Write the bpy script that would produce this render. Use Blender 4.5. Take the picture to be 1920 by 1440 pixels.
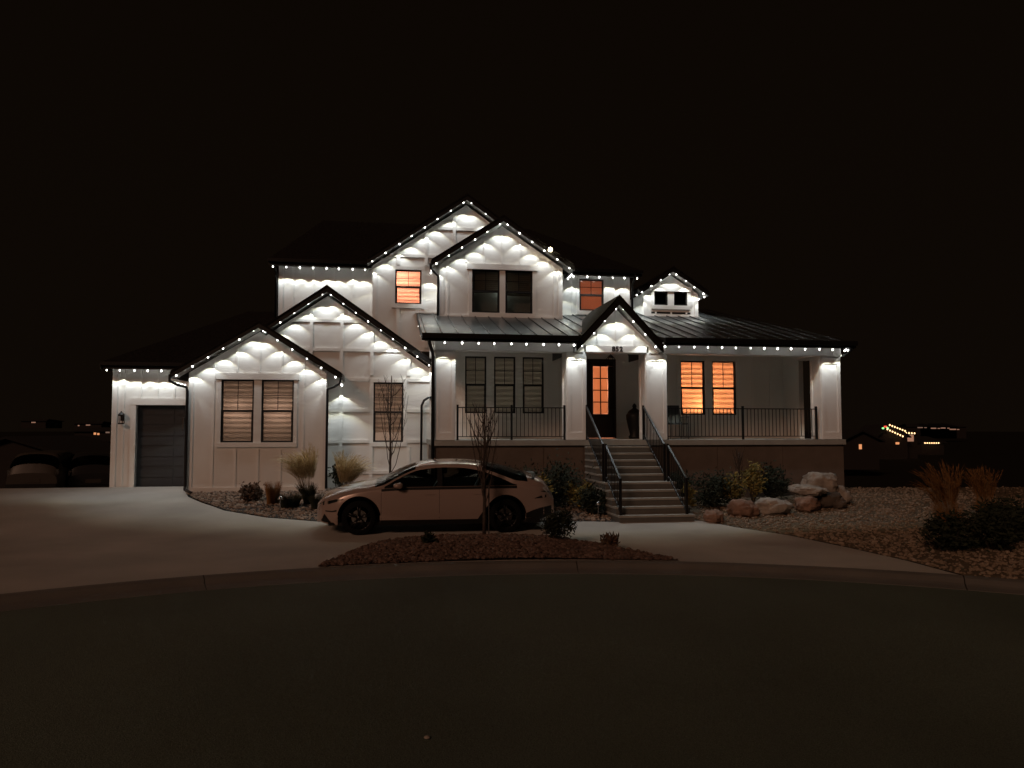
import bpy, bmesh, math, random
import numpy as np
from mathutils import Vector, Matrix, noise
from mathutils.geometry import tessellate_polygon, delaunay_2d_cdt
random.seed(7); RNG = np.random.default_rng(7)
for o in list(bpy.data.objects): bpy.data.objects.remove(o, do_unlink=True)
SC = bpy.context.scene
COL = SC.collection

# ------------------------------------------------------------------ camera
cam_d = bpy.data.cameras.new('camera'); cam = bpy.data.objects.new('camera', cam_d); COL.objects.link(cam)
cam_d.sensor_width = 36.0; cam_d.lens = 36.0 * 1442 / 1920
cam_d.clip_start = 0.1; cam_d.clip_end = 2000
cam.location = (0, 0, 2.25); cam.rotation_euler = (math.radians(90) + math.atan(85 / 1442), 0, 0)
SC.camera = cam
# ------------------------------------------------------------------ night sky
W = bpy.data.worlds.new('World'); SC.world = W; W.use_nodes = True
nt = W.node_tree; nt.nodes.clear()
out = nt.nodes.new('ShaderNodeOutputWorld'); bg = nt.nodes.new('ShaderNodeBackground')
tc = nt.nodes.new('ShaderNodeTexCoord'); sep = nt.nodes.new('ShaderNodeSeparateXYZ')
mr = nt.nodes.new('ShaderNodeMapRange'); rp = nt.nodes.new('ShaderNodeValToRGB')
nt.links.new(tc.outputs['Generated'], sep.inputs[0]); nt.links.new(sep.outputs['Z'], mr.inputs['Value'])
mr.inputs['From Min'].default_value = 0.0; mr.inputs['From Max'].default_value = 0.6
nt.links.new(mr.outputs[0], rp.inputs[0])
rp.color_ramp.elements[0].color = (0.0042, 0.0026, 0.0015, 1)
rp.color_ramp.elements[1].color = (0.0034, 0.0020, 0.0010, 1)
nt.links.new(rp.outputs[0], bg.inputs[0]); bg.inputs[1].default_value = 1.0
nt.links.new(bg.outputs[0], out.inputs[0])
# ------------------------------------------------------------------ dim warm light from the street side (the night's only "sun")
sd = bpy.data.lights.new('sun', 'SUN'); sun = bpy.data.objects.new('sun', sd); COL.objects.link(sun)
sd.energy = 0.58; sd.color = (1.0, 0.56, 0.37); sd.angle = math.radians(14)
sun.rotation_euler = Vector((0.45, 0.80, -0.50)).to_track_quat('-Z', 'Y').to_euler()
sun.location = (-15, -20, 20)
LED_W = 9.6          # power of one eave light
LED_HALF = 47.5      # half angle of its lens, degrees
SC.view_settings.view_transform = 'Standard'; SC.view_settings.look = 'None'
SC.view_settings.exposure = 0.0; SC.view_settings.gamma = 1.0
SC.render.engine = 'CYCLES'

# ------------------------------------------------------------------ frames
TH = math.atan(0.16); CT, ST = math.cos(TH), math.sin(TH)
X0, Y0 = 3.6, 22.8
def hw(hx, hy, z=0.0):
    x, y = hx + X0, hy + Y0
    return Vector((CT * x - ST * y, ST * x + CT * y, z))
def wh(wx, wy):
    return CT * wx + ST * wy - X0, -ST * wx + CT * wy - Y0
HYS = [-40, -13, -10, -7, -5.3, -3, -.6, 1.4]; ZS = [.05, .05, .08, .12, .2, .38, .53, .55]
def smooth(t):
    t = min(1, max(0, t)); return t * t * (3 - 2 * t)
KC = (1.05, 0.0); KR0, KR1 = 12.15, 12.8
def ground_z(wx, wy):
    hx, hy = wh(wx, wy)
    z = float(np.interp(hy, HYS, ZS))
    if hx > 9.0: start = -1.6 + max(0, 10 - hx) * 1.0
    elif hx < -11.8: start = 1.9
    else: start = 8
    if hy > start:
        d = hy - start
        z -= 0.105 * d * smooth(d / 3.0) if d < 24 else 0.105 * 24
    return z

# ------------------------------------------------------------------ materials
MATS = {}
def nmat(name):
    m = bpy.data.materials.new(name); m.use_nodes = True
    n = m.node_tree; b = n.nodes['Principled BSDF']; MATS[name] = m
    return m, n, b
def pmat(name, col, rough=.6, metal=0., var=.12, scale=6., bump=0., bscale=60., spec=None, coat=0., detail=4., col2=None, stretch=None):
    m, n, b = nmat(name)
    b.inputs['Roughness'].default_value = rough; b.inputs['Metallic'].default_value = metal
    if spec is not None: b.inputs['Specular IOR Level'].default_value = spec
    if coat: b.inputs['Coat Weight'].default_value = coat; b.inputs['Coat Roughness'].default_value = .06
    g = n.nodes.new('ShaderNodeNewGeometry')
    vec = g.outputs['Position']
    if stretch:
        mp = n.nodes.new('ShaderNodeMapping'); mp.inputs['Scale'].default_value = stretch
        n.links.new(vec, mp.inputs['Vector']); vec = mp.outputs[0]
    t = n.nodes.new('ShaderNodeTexNoise'); t.inputs['Scale'].default_value = scale; t.inputs['Detail'].default_value = detail
    n.links.new(vec, t.inputs['Vector'])
    r = n.nodes.new('ShaderNodeValToRGB'); n.links.new(t.outputs[0], r.inputs[0])
    c2 = col2 if col2 else tuple(c * (1 - 2 * var) for c in col)
    r.color_ramp.elements[0].position = .3; r.color_ramp.elements[1].position = .7
    r.color_ramp.elements[0].color = (*c2, 1); r.color_ramp.elements[1].color = (*col, 1)
    n.links.new(r.outputs[0], b.inputs['Base Color'])
    if bump:
        t2 = n.nodes.new('ShaderNodeTexNoise'); t2.inputs['Scale'].default_value = bscale; t2.inputs['Detail'].default_value = 6
        n.links.new(g.outputs['Position'], t2.inputs['Vector'])
        bp = n.nodes.new('ShaderNodeBump'); bp.inputs['Strength'].default_value = bump; bp.inputs['Distance'].default_value = .02
        n.links.new(t2.outputs[0], bp.inputs['Height']); n.links.new(bp.outputs[0], b.inputs['Normal'])
    return m
def island_mat(name, cols, rough=.85, bump=.3, transl=0.):
    m, n, b = nmat(name); b.inputs['Roughness'].default_value = rough
    b.inputs['Specular IOR Level'].default_value = .25
    g = n.nodes.new('ShaderNodeNewGeometry'); r = n.nodes.new('ShaderNodeValToRGB')
    els = r.color_ramp.elements
    while len(els) < len(cols): els.new(.5)
    for i, c in enumerate(cols):
        els[i].position = i / (len(cols) - 1); els[i].color = (*c, 1)
    n.links.new(g.outputs['Random Per Island'], r.inputs[0]); n.links.new(r.outputs[0], b.inputs['Base Color'])
    return m
def emat(name, col, strength):
    m, n, b = nmat(name); b.inputs['Base Color'].default_value = (*col, 1)
    b.inputs['Emission Color'].default_value = (*col, 1); b.inputs['Emission Strength'].default_value = strength
    b.inputs['Roughness'].default_value = .4
    m.cycles.emission_sampling = 'NONE'
    return m
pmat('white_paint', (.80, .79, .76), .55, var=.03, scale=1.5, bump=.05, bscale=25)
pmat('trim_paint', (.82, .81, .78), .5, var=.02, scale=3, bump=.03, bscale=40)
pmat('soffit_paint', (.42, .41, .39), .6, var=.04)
pmat('black_trim', (.012, .012, .012), .45, var=.1)
pmat('black_metal', (.014, .014, .015), .38, metal=.3, var=.1)
pmat('shingle', (.022, .020, .019), .95, var=.3, scale=14, bump=.6, bscale=22, spec=.1)
pmat('metal_roof', (.085, .09, .09), .30, metal=.75, var=.1, scale=2.0, bump=.04, bscale=3)
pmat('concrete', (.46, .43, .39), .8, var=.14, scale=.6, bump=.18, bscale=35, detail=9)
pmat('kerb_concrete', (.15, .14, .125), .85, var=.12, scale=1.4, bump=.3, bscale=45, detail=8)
pmat('asphalt', (.108, .132, .104), .88, var=.06, scale=.7, bump=.5, bscale=90, detail=10, spec=.2)
def asphalt_wear():
    m = MATS['asphalt']; n = m.node_tree; b = n.nodes['Principled BSDF']; lk = b.inputs['Base Color'].links[0]; src = lk.from_socket
    g = n.nodes.new('ShaderNodeNewGeometry')
    def noise_(scale, det, lo, hi, stretch=(1, 1, 1)):
        mp = n.nodes.new('ShaderNodeMapping'); mp.inputs['Scale'].default_value = stretch; n.links.new(g.outputs['Position'], mp.inputs[0])
        t = n.nodes.new('ShaderNodeTexNoise'); t.inputs['Scale'].default_value = scale; t.inputs['Detail'].default_value = det; n.links.new(mp.outputs[0], t.inputs['Vector'])
        r = n.nodes.new('ShaderNodeMapRange'); n.links.new(t.outputs[0], r.inputs['Value']); r.inputs['From Min'].default_value = .35; r.inputs['From Max'].default_value = .65
        r.inputs['To Min'].default_value = lo; r.inputs['To Max'].default_value = hi; return r.outputs[0]
    val = None
    for o_ in (noise_(.22, 2, .80, 1.15, (1, .45, 1)), noise_(120, 2, .6, 1.4)):
        if val is None: val = o_; continue
        mm = n.nodes.new('ShaderNodeMath'); mm.operation = 'MULTIPLY'; n.links.new(val, mm.inputs[0]); n.links.new(o_, mm.inputs[1]); val = mm.outputs[0]
    mx = n.nodes.new('ShaderNodeVectorMath'); mx.operation = 'SCALE'; n.links.new(src, mx.inputs[0]); n.links.new(val, mx.inputs['Scale'])
    n.links.new(mx.outputs[0], b.inputs['Base Color'])
asphalt_wear()
pmat('foundation', (.15, .12, .10), .9, var=.1, scale=2.5, bump=.25, bscale=50)
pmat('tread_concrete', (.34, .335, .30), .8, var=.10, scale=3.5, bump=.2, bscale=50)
pmat('shaded_step_concrete', (.13, .128, .115), .8, var=.10, scale=3.5, bump=.2, bscale=50)  # tread concrete darkened: the risers' shade is painted into the colour
pmat('soil', (.04, .03, .023), .95, var=.25, scale=8, bump=.8, bscale=30)
pmat('dry_ground', (.020, .018, .013), .95, var=.25, scale=3, bump=.6, bscale=12, spec=.1)
pmat('yard_soil', (.17, .13, .09), .95, var=.2, scale=5, bump=.8, bscale=25, spec=.1)
pmat('garage_door', (.030, .031, .034), .5, var=.08, scale=4)
pmat('door_wood', (.045, .022, .012), .45, var=.25, scale=3, stretch=(12, 12, 1))
pmat('dark_iron', (.02, .018, .017), .5, metal=.4)
pmat('bark', (.07, .054, .044), .9, var=.25, scale=30, bump=.5, bscale=50)
pmat('boulder_pale', (.40, .35, .30), .92, var=.2, scale=4, bump=.9, bscale=14, spec=.15)
pmat('boulder_red', (.30, .19, .14), .92, var=.2, scale=4, bump=.9, bscale=14, spec=.15)
pmat('boulder_dark', (.13, .105, .085), .92, var=.25, scale=4, bump=.9, bscale=14, spec=.15)
pmat('tyre', (.007, .007, .007), .9, var=.1, spec=.1)
pmat('rim', (.05, .05, .052), .3, metal=.9, var=.1)
pmat('silver', (.55, .55, .55), .25, metal=1, var=.03)
pmat('car_paint', (.42, .33, .295), .26, metal=.25, var=.01, scale=1, coat=.9)
pmat('car_black', (.010, .010, .010), .5, var=.05, spec=.3)
pmat('arch_black', (.006, .006, .006), .95, var=.05, spec=.0)
pmat('car_interior', (.03, .03, .03), .8, var=.1)
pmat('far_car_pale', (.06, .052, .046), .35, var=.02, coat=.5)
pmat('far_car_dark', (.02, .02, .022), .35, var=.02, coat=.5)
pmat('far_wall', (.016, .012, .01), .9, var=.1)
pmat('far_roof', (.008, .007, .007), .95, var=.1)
pmat('interior_wall', (.75, .72, .68), .8, var=.03)
pmat('drape_solid', (.62, .52, .44), .9, var=.03)
pmat('patio_metal', (.06, .06, .06), .5, metal=.3)
island_mat('bed_rock', [(.34, .27, .21), (.20, .15, .115), (.42, .35, .28), (.26, .18, .13), (.36, .31, .26)])
island_mat('island_rock', [(.13, .083, .064), (.05, .032, .026), (.19, .13, .105), (.09, .056, .044), (.15, .10, .08)])
island_mat('yard_rock', [(.28, .215, .15), (.18, .135, .095), (.33, .26, .195), (.23, .17, .12)])
island_mat('straw_blade', [(.26, .19, .10), (.17, .12, .065), (.30, .22, .12)])
island_mat('plume', [(.66, .54, .33), (.52, .41, .23), (.72, .60, .40)])
island_mat('green_blade', [(.035, .045, .025), (.024, .03, .018), (.05, .055, .03)])
island_mat('leaf_dark', [(.020, .028, .017), (.028, .034, .018), (.013, .019, .011)])
island_mat('leaf_yellow', [(.24, .19, .05), (.17, .15, .045), (.30, .22, .06), (.10, .10, .035)])
island_mat('leaf_brown', [(.12, .075, .05), (.09, .06, .04), (.15, .09, .055)])
island_mat('rust_blade', [(.30, .15, .05), (.20, .10, .035), (.34, .18, .06)])
emat('led', (1.0, .99, .94), 9.0)
emat('flood_led', (1.0, .86, .55), 60.0)
emat('far_led', (1.0, .62, .30), 3.0)
emat('far_led_green', (.35, 1.0, .35), 1.2)
emat('far_led_red', (1.0, .10, .06), 1.2)
emat('far_window', (1.0, .42, .18), .7)
emat('far_window_dim', (1.0, .62, .45), .16)
def glass_mat(name, tint, fac_min=.05, rough=.02):
    m = bpy.data.materials.new(name); m.use_nodes = True; MATS[name] = m
    n = m.node_tree; n.nodes.clear(); o = n.nodes.new('ShaderNodeOutputMaterial')
    tr = n.nodes.new('ShaderNodeBsdfTransparent'); tr.inputs[0].default_value = (*tint, 1)
    gl = n.nodes.new('ShaderNodeBsdfGlossy'); gl.inputs['Roughness'].default_value = rough
    fr = n.nodes.new('ShaderNodeFresnel'); fr.inputs[0].default_value = 1.45
    mx = n.nodes.new('ShaderNodeMixShader'); n.links.new(fr.outputs[0], mx.inputs[0])
    n.links.new(tr.outputs[0], mx.inputs[1]); n.links.new(gl.outputs[0], mx.inputs[2]); n.links.new(mx.outputs[0], o.inputs[0])
glass_mat('glass', (.88, .90, .88)); glass_mat('car_glass', (.62, .68, .66), rough=.02)
def shade_mat(name, col, transl, transp):
    m = bpy.data.materials.new(name); m.use_nodes = True; MATS[name] = m
    n = m.node_tree; n.nodes.clear(); o = n.nodes.new('ShaderNodeOutputMaterial')
    d = n.nodes.new('ShaderNodeBsdfDiffuse'); d.inputs[0].default_value = (*col, 1)
    t = n.nodes.new('ShaderNodeBsdfTranslucent'); t.inputs[0].default_value = (*col, 1)
    p = n.nodes.new('ShaderNodeBsdfTransparent')
    a = n.nodes.new('ShaderNodeMixShader'); a.inputs[0].default_value = transl
    b = n.nodes.new('ShaderNodeMixShader'); b.inputs[0].default_value = transp
    n.links.new(d.outputs[0], a.inputs[1]); n.links.new(t.outputs[0], a.inputs[2])
    n.links.new(a.outputs[0], b.inputs[1]); n.links.new(p.outputs[0], b.inputs[2]); n.links.new(b.outputs[0], o.inputs[0])
shade_mat('shade_solid', (.82, .76, .71), .46, 0.)
shade_mat('shade_sheer', (.84, .77, .71), .64, .10)
shade_mat('shade_plain', (.80, .72, .66), .5, 0.)
shade_mat('frosted', (.82, .70, .55), .75, .0)

# ------------------------------------------------------------------ mesh helpers
class MB:
    def __init__(s): s.v = []; s.f = []
    def box(s, x0, x1, y0, y1, z0, z1):
        b = len(s.v)
        s.v += [(x0,y0,z0),(x1,y0,z0),(x1,y1,z0),(x0,y1,z0),(x0,y0,z1),(x1,y0,z1),(x1,y1,z1),(x0,y1,z1)]
        s.f += [(b,b+3,b+2,b+1),(b+4,b+5,b+6,b+7),(b,b+1,b+5,b+4),(b+1,b+2,b+6,b+5),(b+2,b+3,b+7,b+6),(b+3,b,b+4,b+7)]
        return s
    def prism(s, poly, y0, y1, holes=()):
        """polygon of (x,z), extruded from y0 (front) to y1, with holes"""
        loops = [list(poly)] + [list(h) for h in holes]
        tris = tessellate_polygon([[Vector((x, z, 0)) for x, z in l] for l in loops])
        flat = [p for l in loops for p in l]; n = len(flat); b = len(s.v)
        s.v += [(x, y0, z) for x, z in flat] + [(x, y1, z) for x, z in flat]
        for t in tris:
            a, c, d = (flat[i] for i in t)
            ar = (c[0]-a[0])*(d[1]-a[1]) - (d[0]-a[0])*(c[1]-a[1])
            if abs(ar) < 1e-9: continue
            t = tuple(t) if ar > 0 else tuple(reversed(t))
            s.f.append(tuple(b+i for i in t)); s.f.append(tuple(b+n+i for i in reversed(t)))
        k = 0
        for li, l in enumerate(loops):
            m = len(l); area = sum(l[i][0]*l[(i+1)%m][1]-l[(i+1)%m][0]*l[i][1] for i in range(m))
            for i in range(m):
                i0, i1 = k+i, k+(i+1)%m
                q = (b+i0, b+n+i0, b+n+i1, b+i1)
                if (area > 0) != (li == 0): q = q[::-1]
                s.f.append(q)
            k += m
        return s
    def tube(s, pts, rad, n=8, caps=True):
        pts = [Vector(p) for p in pts]
        if not isinstance(rad, (list, tuple)): rad = [rad]*len(pts)
        b = len(s.v); prev = None
        for i, p in enumerate(pts):
            d = (pts[min(i+1, len(pts)-1)] - pts[max(i-1, 0)])
            d = d.normalized() if d.length > 1e-9 else Vector((0, 0, 1))
            u = (prev - d*prev.dot(d)) if prev else d.orthogonal()
            if u.length < 1e-6: u = d.orthogonal()
            u.normalize(); prev = u; w = d.cross(u)
            for k in range(n):
                a = 2*math.pi*k/n; s.v.append(tuple(p + rad[i]*(math.cos(a)*u + math.sin(a)*w)))
        for i in range(len(pts)-1):
            for k in range(n):
                a = b+i*n+k; c = b+i*n+(k+1) % n; s.f.append((a, c, c+n, a+n))
        if caps:
            s.f.append(tuple(b+k for k in reversed(range(n)))); e = b+(len(pts)-1)*n
            s.f.append(tuple(e+k for k in range(n)))
        return s
    def lathe(s, prof, n=16, c=(0, 0, 0)):
        b = len(s.v)
        for r, z in prof:
            for k in range(n):
                a = 2*math.pi*k/n; s.v.append((c[0]+r*math.cos(a), c[1]+r*math.sin(a), c[2]+z))
        for i in range(len(prof)-1):
            for k in range(n):
                a = b+i*n+k; d = b+i*n+(k+1) % n; s.f.append((a, d, d+n, a+n))
        s.f.append(tuple(b+k for k in reversed(range(n)))); e = b+(len(prof)-1)*n
        s.f.append(tuple(e+k for k in range(n)))
        return s
    def poly(s, pts):
        b = len(s.v); s.v += [tuple(p) for p in pts]; s.f.append(tuple(range(b, b+len(pts)))); return s
    def slab(s, pts, t):
        """planar polygon pts (3D, counter-clockwise seen from above) thickened downwards by t"""
        b = len(s.v); n = len(pts); s.v += [tuple(p) for p in pts] + [(p[0], p[1], p[2]-t) for p in pts]
        s.f.append(tuple(range(b, b+n))); s.f.append(tuple(b+n+i for i in reversed(range(n))))
        for i in range(n): s.f.append((b+i, b+n+i, b+n+(i+1) % n, b+(i+1) % n))
        return s
    def mesh(s, name, mat, smooth_=False, off=(0, 0, 0)):
        me = bpy.data.meshes.new(name)
        o = off; me.from_pydata([(v[0]-o[0], v[1]-o[1], v[2]-o[2]) for v in s.v], [], s.f)
        me.validate()
        for m in (mat if isinstance(mat, (list, tuple)) else [mat]): me.materials.append(MATS[m])
        if smooth_:
            for p in me.polygons: p.use_smooth = True
        me.update(); return me
def link(name, me, parent=None, loc=None, rot=None, scale=None):
    o = bpy.data.objects.new(name, me); COL.objects.link(o)
    if parent: o.parent = parent
    if loc is not None: o.location = loc
    if rot is not None: o.rotation_euler = rot
    if scale is not None: o.scale = scale
    return o
def tag(o, label=None, cat=None, group=None, kind=None):
    if label: o['label'] = label
    if cat: o['category'] = cat
    if group: o['group'] = group
    if kind: o['kind'] = kind
    return o
class Thing:
    """an Empty at a thing's base; parts are given in house coordinates when house=True, else in local coordinates"""
    def __init__(s, name, org, label, cat, group=None, house=True, rotz=0.):
        s.o = org if house else (0, 0, 0)
        s.e = link(name, None, None, hw(*org) if house else org, (0, 0, TH if house else rotz))
        s.e.empty_display_size = .2
        tag(s.e, label, cat, group)
    def part(s, name, mb, mat, parent=None, smooth_=False, label=None):
        o = link(name, mb.mesh(name, mat, smooth_, s.o), parent or s.e)
        if label: o['label'] = label
        return o
    def box(s, name, mat, x0, x1, y0, y1, z0, z1, parent=None):
        key = 'unit_' + mat
        if key not in UNIT: UNIT[key] = MB().box(-.5, .5, -.5, .5, -.5, .5).mesh(key, mat)
        return link(name, UNIT[key], parent or s.e, ((x0+x1)/2-s.o[0], (y0+y1)/2-s.o[1], (z0+z1)/2-s.o[2]), None, (abs(x1-x0), abs(y1-y0), abs(z1-z0)))
UNIT = {}
def struct(name, me): return tag(link(name, me), kind='structure')
def sheet(name, outline, mat, off, step=.6, zf=ground_z, holes=()):
    """terrain-following sheet inside a world-space outline"""
    def dens(l):
        r = []
        for i in range(len(l)):
            a, b = Vector(l[i]), Vector(l[(i+1) % len(l)]); k = max(1, int((b-a).length/step))
            r += [a + (b-a)*j/k for j in range(k)]
        return r
    bd = dens(outline); n = len(bd)
    xs = [p.x for p in bd]; ys = [p.y for p in bd]
    pts = list(bd); edges = [(i, (i+1) % n) for i in range(n)]
    def inside(x, y):
        c = False; j = n-1
        for i in range(n):
            if (ys[i] > y) != (ys[j] > y) and x < (xs[j]-xs[i])*(y-ys[i])/(ys[j]-ys[i])+xs[i]: c = not c
            j = i
        return c
    x = min(xs)+step/2
    while x < max(xs):
        y = min(ys)+step/2
        while y < max(ys):
            if inside(x, y): pts.append(Vector((x+random.uniform(-.05, .05), y+random.uniform(-.05, .05))))
            y += step
        x += step
    v, e, f, *_ = delaunay_2d_cdt([Vector((p.x, p.y)) for p in pts], edges, [list(range(n))], 1, 1e-5)
    mb = MB(); mb.v = [(p.x, p.y, zf(p.x, p.y)+off) for p in v]; mb.f = [tuple(t) for t in f]
    me = mb.mesh(name, mat, True)
    if me.polygons and me.polygons[0].normal.z < 0: me.flip_normals()
    return me
def arc(r, a0, a1, n):
    return [(KC[0]+r*math.cos(a0+(a1-a0)*i/n), KC[1]+r*math.sin(a0+(a1-a0)*i/n)) for i in range(n+1)]

# ================================================================== SETTING
# terrain reaching the horizon
def terrain():
    xs = np.concatenate([[-900, -500, -250, -120, -70, -45], np.arange(-32, 33, 1.0), [45, 70, 120, 250, 500, 900]])
    ys = np.concatenate([[-60, -40], np.arange(-20, 60, 1.0), [75, 100, 150, 250, 450, 900, 1500]])
    mb = MB()
    for y in ys:
        for x in xs:
            d = math.hypot(x-KC[0], y-KC[1]); z = ground_z(x, y)-.05
            if d < KR1+1.2: z = min(z, -.12)
            if y > 60: z = -2.0
            mb.v.append((x, y, z))
    nx = len(xs)
    for j in range(len(ys)-1):
        for i in range(nx-1):
            a = j*nx+i; mb.f.append((a, a+1, a+nx+1, a+nx))
    struct('ground', mb.mesh('ground', 'dry_ground', True))
terrain()
road_out = arc(KR0+.02, math.radians(-60), math.radians(240), 90) + [(-9, -30), (11, -30)]
struct('road', sheet('road', road_out, 'asphalt', 0.0, 1.5, lambda x, y: -.012*max(0, 1-(math.hypot(x-KC[0], y-KC[1]))/KR0)))
def kerb():
    prof = [(KR0-.02, -.05), (KR0, .006), (KR0+.28, .012), (KR0+.36, .03), (KR0+.47, .085), (KR0+.56, .098), (KR1, .10), (KR1, -.1)]
    a0, a1 = math.radians(-40), math.radians(220); n = 130; roots = struct('kerb', None)
    # poured in lengths with open joints
    seg = 13
    for k in range(0, n, seg):
        mb = MB(); e = min(n, k+seg); gap = .0006
        for i in range(k, e+1):
            a = a0+(a1-a0)*i/n
            if i == k: a += gap
            if i == e: a -= gap
            for r, z in prof: mb.v.append((KC[0]+r*math.cos(a), KC[1]+r*math.sin(a), z))
        m = len(prof)
        for i in range(e-k):
            for j in range(m-1):
                b = i*m+j; mb.f.append((b, b+1, b+m+1, b+m))
        mb.f.append(tuple(range(m-1, -1, -1))); mb.f.append(tuple((e-k)*m+j for j in range(m)))
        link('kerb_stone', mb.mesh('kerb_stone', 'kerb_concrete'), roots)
kerb()
P = lambda *a: tuple(hw(*a).to_2d())
ang = lambda x, y: math.atan2(y-KC[1], x-KC[0])
# concrete drive: apron left, strip behind the planted island, mouth at the right
kerbL, kerbR = math.radians(158), ang(6.75, 11.8)
def kz(x, y):
    d = math.hypot(x-KC[0], y-KC[1]); t = smooth((d-KR1)/2.2)
    return .088*(1-t) + ground_z(x, y)*t
drive_out = [(p[0], p[1]) for p in arc(KR1+.004, kerbR, kerbL, 60)] + [(-19, 7), (-22, 19), P(-19, 1.35), P(-11.7, 1.35), P(-9.2, 1.38), P(-9.12, -.35), P(-8.75, -1.5),
    P(-8.25, -2.4), P(-7.4, -3.7), P(-6.3, -4.65), P(-5.07, -5.25), P(-3, -5.7), P(-.05, -5.82), P(.8, -5.85), P(1.5, -6.02), P(3.3, -6.02), P(3.55, -6.25), P(3.83, -6.95), P(4.39, -8.2), P(4.72, -9.85), P(4.84, -11.2)]
struct('driveway', sheet('driveway', drive_out, 'concrete', .012, .7, kz))
# control joints cut in the drive, as thin dark inlays
isl = [(-3.0, 11.97), (-2.94, 12.8), (-2.86, 13.2), (-2.54, 14.2), (-2.09, 14.95), (-1.5, 15.3), (-.65, 15.42), (.2, 15.35), (.84, 15.0), (1.18, 14.35), (1.81, 13.95), (2.22, 13.5), (2.75, 12.72)]
isl_k = arc(KR1+.03, ang(2.75, 12.72), ang(-3.05, 12.2), 14)
isl_out = [p for p in isl[1:-1]] + isl_k
def isl_z(x, y):
    b = kz(x, y); cx, cy = -.3, 14.0
    return b + .02 + .10*smooth(1.25-math.hypot((x-cx)/2.6, (y-cy)/1.35))
tag(link('planting_island', sheet('planting_island', isl_out, 'soil', .004, .3, isl_z)), kind='structure')
bedL_out = [P(-9.05, -.4), P(-8.7, -1.45), P(-8.2, -2.35), P(-7.37, -3.63), P(-6.28, -4.58), P(-5.05, -5.18), P(-3, -5.62), P(-.05, -5.75), P(.8, -5.78), P(1.45, -5.95), P(1.45, -2.9), P(-2.5, -2.9), P(-2.5, .2), P(-5.3, .2), P(-5.3, -.5)]
tag(link('front_bed', sheet('front_bed', bedL_out, 'soil', .01, .4)), kind='structure')
bedR_out = [P(3.3, -5.98), P(3.62, -6.25), P(3.9, -6.95), P(4.46, -8.2), P(4.79, -9.85), P(4.9, -11.2)] + arc(KR1+.01, ang(6.8, 11.75), math.radians(20), 14) + [(20, 6), (24, 14), P(17, -2), P(9.5, -1.5), P(9.3, -2.8), P(3.3, -2.9)]
def yard_z(x, y):
    hx, hy = wh(x, y)
    return kz(x, y) + .10*smooth((hx-5.5)/3)*smooth(1-abs(hy+4.5)/4.)
tag(link('side_yard', sheet('side_yard', bedR_out, 'yard_soil', .008, .5, yard_z)), kind='structure')

# loose stone in the beds: real pebbles, nobody could count them
def rock_proto(n=4):
    out_ = []
    for k in range(n):
        bm = bmesh.new(); bmesh.ops.create_icosphere(bm, subdivisions=1, radius=1)
        for v in bm.verts: v.co *= 1 + random.uniform(-.3, .25)
        out_.append((np.array([v.co[:] for v in bm.verts]), np.array([[l.index for l in f.verts] for f in bm.faces]))); bm.free()
    return out_
RP = rock_proto()
def in_poly(x, y, poly):
    c = False; j = len(poly)-1
    for i in range(len(poly)):
        xi, yi = poly[i]; xj, yj = poly[j]
        if (yi > y) != (yj > y) and x < (xj-xi)*(y-yi)/(yj-yi)+xi: c = not c
        j = i
    return c
def pebbles(name, label, poly, zf, mat, count, smin, smax, dens=None):
    xs = [p[0] for p in poly]; ys = [p[1] for p in poly]; V = []; Fs = []; base = 0; k = 0
    while k < count:
        x = random.uniform(min(xs), max(xs)); y = random.uniform(min(ys), max(ys))
        if not in_poly(x, y, poly): continue
        if dens and random.random() > dens(x, y): continue
        k += 1; r = smin+(smax-smin)*random.random()**2.2
        pv, pf = RP[k % len(RP)]
        q = Matrix.Rotation(random.uniform(0, 6.28), 3, 'Z') @ Matrix.Rotation(random.uniform(-.5, .5), 3, 'X')
        sc = np.array([random.uniform(.8, 1.3), random.uniform(.7, 1.0), random.uniform(.45, .75)])*r
        V.append((pv*sc) @ np.array(q).T + np.array([x, y, zf(x, y)+.01+r*.22])); Fs.append(pf+base); base += len(pv)
    V = np.concatenate(V); Fs = np.concatenate(Fs)
    me = bpy.data.meshes.new(name); me.from_pydata(V.tolist(), [], Fs.tolist()); me.materials.append(MATS[mat]); me.update()
    tag(link(name, me), label, 'gravel', kind='stuff')
pebbles('island_gravel', 'reddish brown loose rock covering the planted island by the kerb', isl_out, isl_z, 'island_rock', 9500, .015, .055)
pebbles('bed_gravel', 'pale tan river rock in the bed before the house', bedL_out, ground_z, 'bed_rock', 8000, .02, .055)
pebbles('yard_gravel', 'tan rock ground cover sloping right of the front steps', bedR_out, yard_z, 'yard_rock', 15000, .018, .05,
        lambda x, y: 1.0 if y > 11 and x < 13 else .25)

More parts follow.
